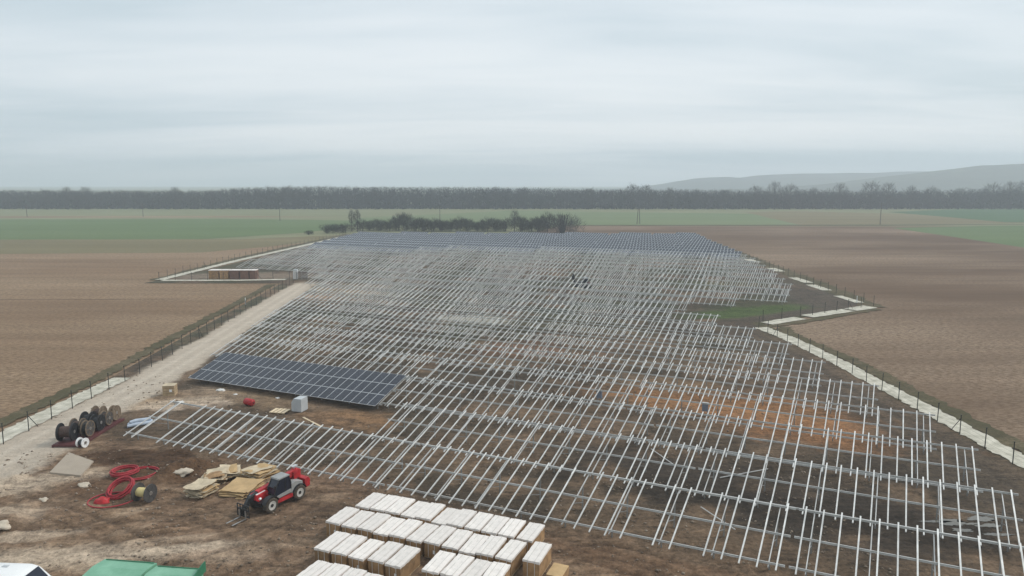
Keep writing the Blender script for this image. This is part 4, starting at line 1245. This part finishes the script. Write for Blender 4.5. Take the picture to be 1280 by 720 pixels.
# white plastic scraps by the lone table, pale stones at the yard's left edge
for i, (a, b_, s, lab) in enumerate([(276, 488, .55, 'crumpled white plastic sheet at the lower edge of the lone solar table'), (294.5, 493, .28, 'small white plastic scrap below the lone solar table, left of the red tank'), (347, 497.5, .26, 'small pale scrap under the middle of the lone solar table'),
                                 (225, 503, .5, 'crumpled white plastic sheet behind the first racking row on the left')]):
    lump('plastic_sheet', gpg(a, b_), (s, s * .7, s * .35), M['whitesack'], 20 + i, lab, 'plastic sheet', rough=.35)
for i, (a, b_, s, lab) in enumerate([(228, 594, .8, 'large pale chalk clod on the dark earth heap left of the cardboard'), (106, 607, .5, 'pale chalk clod on the mud below the beige slab'), (54, 624, .45, 'pale chalk clod at the far left of the muddy yard'),
                                 (4, 660, .7, 'big pale clod at the left edge beside a dark hole')]):
    lump('chalk_clod', gpg(a, b_, -.05), (s, s * .8, s * .45), M['stone'], 40 + i, lab, 'clod', rough=.3)
# two blue grey boxes standing among the racks
for a, b_, lab in [(749, 503.5, 'narrow blue grey box on a stand under the middle racking rows'), (881, 520, 'small blue grey box on a stand under the ochre racking rows')]:
    g = gpg(a, b_)
    root = empty('inverter_box', g, AZ); tag(root, lab, 'electrical box')
    b = MB(); b.box((0, 0, 1.0), (.62, .3, .85)); b.build('housing', M['bluegrey'], root)
    for x in (-.24, .24):
        b = MB(); b.box((x, .05, .3), (.06, .06, .7)); b.build('leg', M['post'], root)
    b = MB(); b.prism([(-.36, 1.43), (.36, 1.43), (.33, 1.5), (-.33, 1.5)], 'y', -.22, .2); b.build('hood', M['lightgrey'], root)

# clods and stones strewn over the yard: too many to count
def clods():
    g_ = np.random.default_rng(12); V = []; F = []
    oc = np.array([[1, 0, 0], [-1, 0, 0], [0, 1, 0], [0, -1, 0], [0, 0, 1], [0, 0, -1]], float)
    of = np.array([[0, 2, 4], [2, 1, 4], [1, 3, 4], [3, 0, 4], [2, 0, 5], [1, 2, 5], [3, 1, 5], [0, 3, 5]])
    n = 0
    while n < 5200:
        x, y = g_.uniform(-50, 30), g_.uniform(38, 92)
        if y > 64 and g_.random() < .6: continue
        if fbm(np.array([x / 3]), np.array([y / 3]), 5, 2)[0] < .45: continue
        s_ = .035 + .13 * g_.random() ** 3
        q = oc * (1 + .5 * (g_.random((6, 1)) - .5)) * s_ * np.array([1, 1, .7])
        a = g_.random() * 6.28; c_, n_ = math.cos(a), math.sin(a)
        q = q @ np.array([[c_, n_, 0], [-n_, c_, 0], [0, 0, 1]])
        F.append(of + len(V) * 6); V.append(q + np.array([x, y, ground_z(x, y) + s_ * .25])); n += 1
    me = np_mesh('soil_clods', np.concatenate(V), np.concatenate(F), M['clod'])
    tag(link('soil_clods', me), 'clods and stones strewn over the muddy yard', 'clods', kind='stuff')
clods()

# ---------------------------------------------------------------- van roof and green skips at the bottom edge
van = empty('white_van', on(-29.7, 39.55), R(-3)); tag(van, 'white van at the bottom left corner, only its roof in view', 'van')
sec = [(-2.75, .45), (2.55, .45), (2.75, .75), (2.62, 1.15), (1.85, 1.38), (1.25, 2.14), (.80, 2.27), (-2.45, 2.30), (-2.72, 2.1)]
bm = bmesh.new()
ws = [(-1.0, 0), (-.98, .0), (-.78, .06), (.78, .06), (.98, 0), (1.0, 0)]
V = []; F = []
yl = [-1.0, -.93, -.72, 0, .72, .93, 1.0]
for y in yl:
    for (x, z_) in sec:
        k = max(0, (abs(y) - .72) / .28)
        V.append((x, y * (1 - .06 * max(0, z_ - 1.2)), z_ - (k ** 2) * .13 * (1 if z_ > 1.9 else 0)))
n = len(sec)
for j in range(len(yl) - 1):
    for i in range(n): F.append((j * n + i, j * n + (i + 1) % n, (j + 1) * n + (i + 1) % n, (j + 1) * n + i))
F.append(tuple(range(n - 1, -1, -1))); F.append(tuple((len(yl) - 1) * n + i for i in range(n)))
b = MB(); b.add(V, F, 0, True); b.build('body', M['white'], van)
b = MB(); b.add([(1.80, -.80, 1.46), (1.80, .80, 1.46), (1.29, .74, 2.12), (1.29, -.74, 2.12), (1.83, -.80, 1.48), (1.83, .80, 1.48), (1.32, .74, 2.14), (1.32, -.74, 2.14)], [(4, 5, 6, 7), (0, 1, 5, 4), (3, 7, 6, 2), (0, 4, 7, 3), (1, 2, 6, 5)]); b.build('windscreen', M['glass'], van)
for sy in (-1, 1):
    b = MB(); b.prism([(.25, 1.42), (1.65, 1.42), (1.22, 1.98), (.25, 1.98)], 'y', sy * .955, sy * .985); b.build('side_window', M['glass'], van)
    for x in (-1.75, 1.75):
        b = MB(); b.disc((x, sy * .88, .34), .2, .34, -.11, .11, 20, 0, 'y'); wh = b.build('wheel', M['tyre'], van)
        b = MB(); b.disc((x, sy * .88, .34), 0, .21, -.08, .08, 16, 0, 'y'); b.build('rim', M['steel'], wh)
    b = MB(); b.box((2.62, sy * .72, .92), (.16, .34, .2)); b.build('headlight', M['lightgrey'], van)
b = MB(); b.box((-.4, .35, 2.30), (.35, .2, .05)); b.build('roof_vent', M['lightgrey'], van)

def skip(loc, rz, w_, label, slope):
    """lidded green steel container"""
    root = empty('green_skip', loc, rz); tag(root, label, 'skip', 'green skips at the bottom edge')
    b = MB(); b.prism([(-w_ / 2 + .15, .1), (w_ / 2 - .15, .1), (w_ / 2, 2.0), (-w_ / 2, 2.0)], 'y', -1.9, 0); b.build('body', M['green'], root)
    for k in range(4):
        x = -w_ / 2 + .3 + k * (w_ - .6) / 3
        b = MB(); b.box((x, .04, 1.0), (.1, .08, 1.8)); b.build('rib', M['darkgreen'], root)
    b = MB()
    b.add([(-w_ / 2 - .04, .05, 2.22), (w_ / 2 + .04, .05, 2.22 - slope), (w_ / 2 + .04, -1.0, 2.34 - slope), (-w_ / 2 - .04, -1.0, 2.34), (w_ / 2 + .04, -1.95, 2.22 - slope), (-w_ / 2 - .04, -1.95, 2.22),
           (-w_ / 2 - .04, .05, 2.02), (w_ / 2 + .04, .05, 2.02), (w_ / 2 + .04, -1.95, 2.02), (-w_ / 2 - .04, -1.95, 2.02)],
          [(0, 3, 2, 1), (3, 5, 4, 2), (6, 0, 1, 7), (7, 1, 2, 4, 8), (8, 4, 5, 9), (9, 5, 3, 0, 6)])
    b.build('lid', M['green'], root)
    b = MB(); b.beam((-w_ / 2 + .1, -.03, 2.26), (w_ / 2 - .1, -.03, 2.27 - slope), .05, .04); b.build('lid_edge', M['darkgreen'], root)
    return root
g = on(-23.1, 40.72); skip((g.x, g.y, .08), R(-8), 3.35, 'green lidded skip at the bottom edge, beside the white van', 0.0)
g = on(-19.85, 40.15); r_ = skip((g.x, g.y, .02), R(-5), 2.9, 'green lidded skip at the bottom edge, right one of the pair', 0.06)
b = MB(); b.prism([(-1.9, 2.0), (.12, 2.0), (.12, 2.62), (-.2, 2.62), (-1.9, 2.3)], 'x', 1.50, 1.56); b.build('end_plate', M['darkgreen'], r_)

# ---------------------------------------------------------------- machine at work among the far rows
g = gpg(729, 360)
root = empty('pile_driver', (g.x, g.y, g.z), R(20)); tag(root, 'dark tracked pile driving machine working among the far bare rows', 'machine')
for y in (-.85, .85):
    b = MB(); b.prism([(-1.5, .15), (-1.2, 0), (1.2, 0), (1.5, .15), (1.5, .45), (1.25, .65), (-1.25, .65), (-1.5, .45)], 'y', y - .22, y + .22); b.build('track', M['black'], root)
b = MB(); b.prism([(-1.7, .7), (.6, .7), (.6, 1.5), (-1.5, 1.6)], 'y', -.8, .8); b.build('body', M['black'], root)
b = MB(); b.prism([(-.2, 1.5), (.9, 1.5), (.8, 2.5), (-.1, 2.6)], 'y', -.75, .05); cb = b.build('cab', M['glass'], root)
b = MB(); b.prism([(-.2, 2.55), (.9, 2.5), (.85, 2.62), (-.2, 2.68)], 'y', -.8, .1); b.build('roof', M['lightgrey'], cb)
b = MB(); b.beam((-1.9, .3, .4), (-2.5, .3, 3.4), .35, .3); b.build('mast', M['black'], root)
b = MB(); b.box((-2.55, .3, 2.6), (.5, .5, .9)); b.build('hammer', M['black'], root)
b = MB(); b.beam((-1.6, .3, 1.3), (-2.3, .3, 2.3), .14, .14); b.build('cylinder', M['steel'], root)
b = MB(); b.box((1.6, 0, .9), (.7, 1.3, .6)); b.build('tool_box', M['darkred'], root)
g = gpg(722, 361.5)
root = empty('post_bundle', (g.x, g.y, g.z), R(-20)); tag(root, 'pale bundle of posts beside the far machine', 'bundle')
for k in range(6):
    b = MB(); b.beam((-1.3, (k % 3) * .22 - .2, .12 + .16 * (k // 3)), (1.3, (k % 3) * .22 - .2, .12 + .16 * (k // 3)), .14, .12); b.build('post', M['lightwood'], root)

# ---------------------------------------------------------------- storage corner on the left
def stack_block(a0, a1, yb, h, m, label, depth=2.2):
    p, q = gp(a0, yb, .1), gp(a1, yb, .1)
    w_ = q.x - p.x
    root = empty('stored_carton', ((p.x + q.x) / 2, p.y + depth / 2, .1), 0); tag(root, label, 'carton', 'stored cartons in the left storage corner')
    b = MB(); b.box((0, 0, h / 2), (w_ - .12, depth, h - .1)); b.build('carton', m, root)
    b = MB(); b.box((0, 0, h), (w_ - .06, depth + .1, .14)); b.build('lid', M['lid'], root)
    b = MB(); b.box((0, 0, .06), (w_ - .2, depth - .1, .12)); b.build('pallet_base', M['wood'], root)
nm = ['leftmost', 'second from left', 'third from left', 'fourth from left', 'rightmost']
for i, (a0, a1, m_) in enumerate([(261, 273.5, M['cardboard']), (274.5, 285.5, M['cardboard']), (287, 299, M['redbrown']), (300, 311, M['redbrown']), (312, 320, M['redbrown'])]):
    stack_block(a0, a1, 349.2, 2.35, m_, f'white topped brown storage carton, {nm[i]} of five in the left corner')
g = gp(369, 349, .1)
root = empty('site_toilet', (g.x, g.y + .5, .1), R(10)); tag(root, 'narrow white portable cabin by the left gate', 'cabin')
b = MB(); b.box((0, 0, 1.15), (1.1, 1.1, 2.25)); b.build('walls', M['white'], root)
b = MB(); b.prism([(-.62, 2.28), (.62, 2.28), (.4, 2.5), (-.4, 2.5)], 'y', -.62, .62); b.build('roof', M['lightgrey'], root)
b = MB(); b.box((0, -.57, 1.1), (.75, .04, 1.95)); b.build('door', M['whitesack'], root)
g = gp(377.5, 350, .1)
root = empty('metal_gate', (g.x, g.y, .1), R(-6)); tag(root, 'grey mesh gate standing at the end of the haul road', 'gate')
for x in (-1.5, 0, 1.5):
    b = MB(); b.tube([(x, 0, -.2), (x, 0, 2.2)], .06, 8); b.build('post', M['post'], root)
for k in range(5):
    b = MB(); b.box((0, 0, .2 + k * .48), (3.0, .05, .05)); b.build('cross_rail', M['post'], root)
b = MB()
for k in range(26): b.box((-1.44 + k * .115, .03, 1.15), (.045, .02, 2.0))
tag(b.build('mesh_bars', M['greydrum'], root), kind='stuff')

# ---------------------------------------------------------------- utility poles
def pole(a, b_, h, label, twin=False):
    g = gp(a, b_)
    root = empty('utility_pole', (g.x, g.y, 0)); tag(root, label, 'utility pole', 'utility poles across the plain')
    for dx in ((-.9, .9) if twin else (0,)):
        b = MB(); b.tube([(dx, 0, -.3), (dx * .35, 0, h)], [.24, .15], 8); b.build('mast', M['timberpole'], root)
    b = MB(); b.box((0, 0, h - .5), (2.2, .14, .16)); b.build('crossarm', M['timberpole'], root)
    for x in (-.95, 0, .95):
        b = MB(); b.tube([(x, 0, h - .42), (x, 0, h - .1)], [.09, .05], 8); b.build('insulator', M['grey'], root)
pole(34, 271, 9, 'leftmost thin utility pole beyond the green wheat field')
pole(179, 271, 9.5, 'utility pole in front of the wood, second from the left')
pole(350, 276, 9, 'utility pole standing behind the green wheat, left of the hedge')
pole(550, 277, 10, 'utility pole rising behind the middle of the hedge')
pole(798, 280, 9.5, 'twin legged utility pole on the pale field right of the hedge', True)
pole(1100, 281, 13, 'tall utility pole at the end of the farm track on the right')

# ---------------------------------------------------------------- winter trees, hedge and wood
def twig_cloud(n, c, rad, size, seed, up=.8, shell=.5):
    """n thin triangles spread through an ellipsoid"""
    g_ = np.random.default_rng(seed)
    d = g_.normal(size=(n, 3)); d /= np.linalg.norm(d, axis=1)[:, None]
    r = g_.random(n) ** (1 / 3) * (1 - shell) + shell * g_.random(n) ** .4
    p = np.array(c) + d * r[:, None] * np.array(rad)
    a = d * .6 + g_.normal(size=(n, 3)) * .5; a[:, 2] += up; a /= np.linalg.norm(a, axis=1)[:, None]
    s = np.cross(a, g_.normal(size=(n, 3))); s /= np.linalg.norm(s, axis=1)[:, None]
    ln = size[0] * (.6 + .8 * g_.random(n)); wd = size[1] * (.6 + .8 * g_.random(n))
    q = np.stack([p - s * wd[:, None] / 2, p + s * wd[:, None] / 2, p + a * ln[:, None]], 1)
    return q.reshape(-1, 3)
def tri_mesh(name, q, m): return np_mesh(name, q, np.arange(len(q)).reshape(-1, 3), m)
def tree_meshes(seed, h=1.0, spread=.30, dense=900, low=.30):
    rnd = random.Random(seed)
    b = MB()
    b.tube([(0, 0, -.02), (rnd.uniform(-.01, .01), 0, .35), (rnd.uniform(-.02, .02), rnd.uniform(-.02, .02), .7), (0, 0, .92)], [.022, .016, .009, .003], 6)
    for k in range(15):
        z = low + (0.86 - low) * (k + rnd.random()) / 15
        a = rnd.random() * 6.28; ln = spread * (1.1 - abs(z - .55)) * rnd.uniform(.6, 1.0)
        p = Vector((0, 0, z)); q = p + Vector((math.cos(a) * ln * .5, math.sin(a) * ln * .5, ln * .45)); r_ = q + Vector((math.cos(a) * ln * .4, math.sin(a) * ln * .4, ln * .5))
        b.tube([p, q, r_], [.008, .005, .002], 4)
    tr = b.mesh('trunk', M['bark'])
    q = twig_cloud(dense, (0, 0, .62), (spread, spread, .36), (.085, .0075), seed)
    return tr, tri_mesh('crown', q, M['twig'])
TV = [tree_meshes(1), tree_meshes(2, spread=.24, dense=800), tree_meshes(3, spread=.36, dense=1100), tree_meshes(4, spread=.14, dense=700, low=.15)]
def tree(x, y, h, var, label, group, mtw=None):
    root = empty('bare_tree', (x, y, 0), random.random() * 6.28); tag(root, label, 'tree', group)
    tr, cr_ = TV[var]
    link('trunk', tr, root, scale=(h, h, h)); link('crown', cr_, root, scale=(h, h, h))
# far wood: one mass
def wood():
    g_ = np.random.default_rng(4)
    Q = []
    def top(x):   # height of the canopy along the wood
        return np.interp(x, [-700, -300, -268, -190, -60, 60, 220, 700], [18.2, 18.2, 21.0, 22.4, 21.4, 20.0, 18.5, 18.0])
    for row in range(8):
        y = 684 + row * 8
        for x in np.arange(-760, 760, 5.2):
            xx = x + g_.uniform(-2.5, 2.5)
            lf = float(fbm(np.array([xx / 45.0 + row * .15]), np.array([row * .2]), 8, 3)[0])
            k_ = float(np.interp(xx, [100, 260], [.35, 1.0]))           # the left and middle of the wood have an even canopy
            h = top(xx) * (1 + k_ * (g_.uniform(-.20, .06))) * (1 + k_ * (.38 * lf - .20)) * (.98 if k_ < .5 else 1)
            yy = y + g_.uniform(-4, 4); rx = g_.uniform(3.2, 5.4)
            Q.append(twig_cloud(105, (xx, yy, h * .66), (rx, 3.4, h * .33), (1.2, .36), int(g_.integers(1 << 30)), .4, .15))     # crown
            Q.append(np.array([[xx - .35, yy, 0], [xx + .35, yy, 0], [xx, yy, h * .9]]))                                   # trunk
            Q.append(twig_cloud(10, (xx, yy, 1.2), (4.0, 3.0, 1.6), (2.2, 1.3), int(g_.integers(1 << 30)), .6, .2))
            Q.append(twig_cloud(16, (xx, yy, h * .30), (4.0, 3.0, h * .30), (2.6, 1.1), int(g_.integers(1 << 30)), .8, .2))     # undergrowth
            if row > 2: Q.append(twig_cloud(8, (xx, yy, h * .40), (4.2, 3, h * .34), (4.2, 2.6), int(g_.integers(1 << 30)), .7, .2))
    q = np.concatenate(Q)
    return tag(link('far_wood', tri_mesh('far_wood', q, M['wood_mass'])), 'hazy grey winter wood closing the plain behind the fields', 'wood', kind='stuff')
wood()
spots = [(62, 19, 2), (88, 21.5, 1), (112, 21.5, 0), (222, 21.5, 0), (360, 22, 2), (470, 21, 0), (620, 21.5, 1), (655, 20.5, 0), (735, 20, 2), (790, 24, 2), (806, 23.5, 0), (835, 21, 1), (868, 19.5, 0), (905, 19, 2), (942, 22.5, 2), (966, 26.5, 0), (985, 24, 2), (1014, 21, 1),
         (1047, 25, 0), (1085, 26.5, 2), (1106, 25.5, 0), (1135, 22.5, 1), (1160, 21.5, 2), (1195, 20.5, 0), (1236, 25, 2), (1258, 26.5, 0), (1276, 27.5, 2)]
for i, (a, h, v_) in enumerate(spots):
    y_ = 674 + (i * 7) % 5; x_ = (a - 640) / FPX * y_
    which = 'leftmost' if i == 0 else ('rightmost' if i == len(spots) - 1 else ordn(i + 1) + ' from left')
    tree(x_, y_, h, v_, f'tall bare tree standing out of the far wood, {which}', 'bare trees standing out of the far wood')
# hedge at the far end of the site
def shrub_mesh(seed, n, m, rad=(.5, .5, .55), tw=(.20, .016), stems=7):
    rnd = random.Random(seed); b = MB()
    for k in range(stems):
        a = rnd.random() * 6.28; r_ = rnd.uniform(.1, .38)
        b.tube([(math.cos(a) * .06, math.sin(a) * .06, -.05), (math.cos(a) * r_ * .6, math.sin(a) * r_ * .6, .4), (math.cos(a) * r_, math.sin(a) * r_, .85)], [.016, .011, .004], 4)
    st = b.mesh('stems', M['bark'])
    q = np.concatenate([twig_cloud(n // 6, (rnd.uniform(-.25, .25), rnd.uniform(-.25, .25), rnd.uniform(.14, .56)), (rad[0] * .70, rad[1] * .6, rad[2] * .7), tw, seed * 10 + k, 1.0, .25) for k in range(6)])
    return st, tri_mesh('branches', q, m)
SV = [shrub_mesh(11, 1100, M['hedge']), shrub_mesh(12, 1300, M['hedge'], (.6, .5, .5)), shrub_mesh(13, 1200, M['greenhedge'], (.62, .5, .48)), shrub_mesh(14, 1700, M['twig'], (.72, .6, .60), (.20, .009), 26)]
def shrub(a, b_, h, wd, var, label):
    g = gp(a, b_)
    root = empty('bare_shrub', (g.x, g.y, 0), random.uniform(-.4, .4)); tag(root, label, 'shrub', 'shrubs of the hedge behind the panels')
    st, br = SV[var]
    link('stems', st, root, scale=(wd * .8, wd * .7, h)); link('branches', br, root, scale=(wd, wd * .8, h))
hs = [(386, 293.5, 2.2, 3.5, 2), (409, 291.5, 3.5, 6.5, 2), (420, 290, 4.0, 6, 2), (431, 291, 4.5, 6, 0), (452, 289, 5.0, 7, 0), (462, 288, 5.0, 7, 2), (474, 288.5, 4.6, 8, 1), (486, 289, 5.2, 7, 0), (497, 288.5, 7.2, 7, 0), (507, 288.5, 7.0, 8, 1),
      (519, 289, 5.6, 8, 0), (530, 289, 5.2, 8, 1), (541, 289.5, 5.6, 8, 0), (552, 289, 5.2, 8, 1), (563, 289, 5.8, 8, 0), (574, 289.5, 6.4, 7, 0), (585, 289, 5.2, 8, 1), (597, 289, 5.0, 8, 2), (608, 289.5, 5.2, 8, 0), (620, 289, 6.2, 8, 1), (631, 289, 5.4, 8, 0),
      (652, 289.5, 6.0, 8, 1), (663, 289.5, 6.4, 8, 0), (673, 290, 7.0, 8, 1), (683, 290, 7.4, 8, 0)]
hs = [(a, b_, h * random.uniform(1.1, 1.5), wd * 1.2, v_) for a, b_, h, wd, v_ in hs]
for i, (a, b_, h, wd, v_) in enumerate(hs):
    which = 'leftmost and smallest' if i == 0 else ordn(i + 1) + ' from left'
    shrub(a, b_, h, wd, v_, f'low winter shrub in the hedge behind the panels, {which}')
shrub(703, 291.5, 10.8, 17, 3, 'largest rounded bare shrub closing the right end of the hedge')
for a, h, v_, lab in [(440, 11.5, 3, 'left one of the two slender bare trees at the left of the hedge'), (447, 11.8, 3, 'right one of the two slender bare trees at the left of the hedge'), (643, 11.2, 1, 'single bare tree rising from the right half of the hedge')]:
    g = gp(a, 289.5); tree(g.x, g.y, h, v_, lab, 'bare trees in the hedge')

# ---------------------------------------------------------------- haze: the winter air over the plain
b = MB(); b.box((0, 1950, 55.0), (9400, 4900, 113.0))
hz = b.build('haze', M['white'])
hm = bpy.data.materials.new('winter_haze'); hm.use_nodes = True
t = hm.node_tree; t.nodes.clear()
o_ = t.nodes.new('ShaderNodeOutputMaterial'); pv = t.nodes.new('ShaderNodeVolumePrincipled')
pv.inputs['Color'].default_value = (0.85, 0.925, 1.0, 1)
pv.inputs['Density'].default_value = 0.00047
pv.inputs['Anisotropy'].default_value = 0.2
t.links.new(pv.outputs[0], o_.inputs['Volume'])
hz.data.materials.clear(); hz.data.materials.append(hm)
tag(hz, kind='stuff')
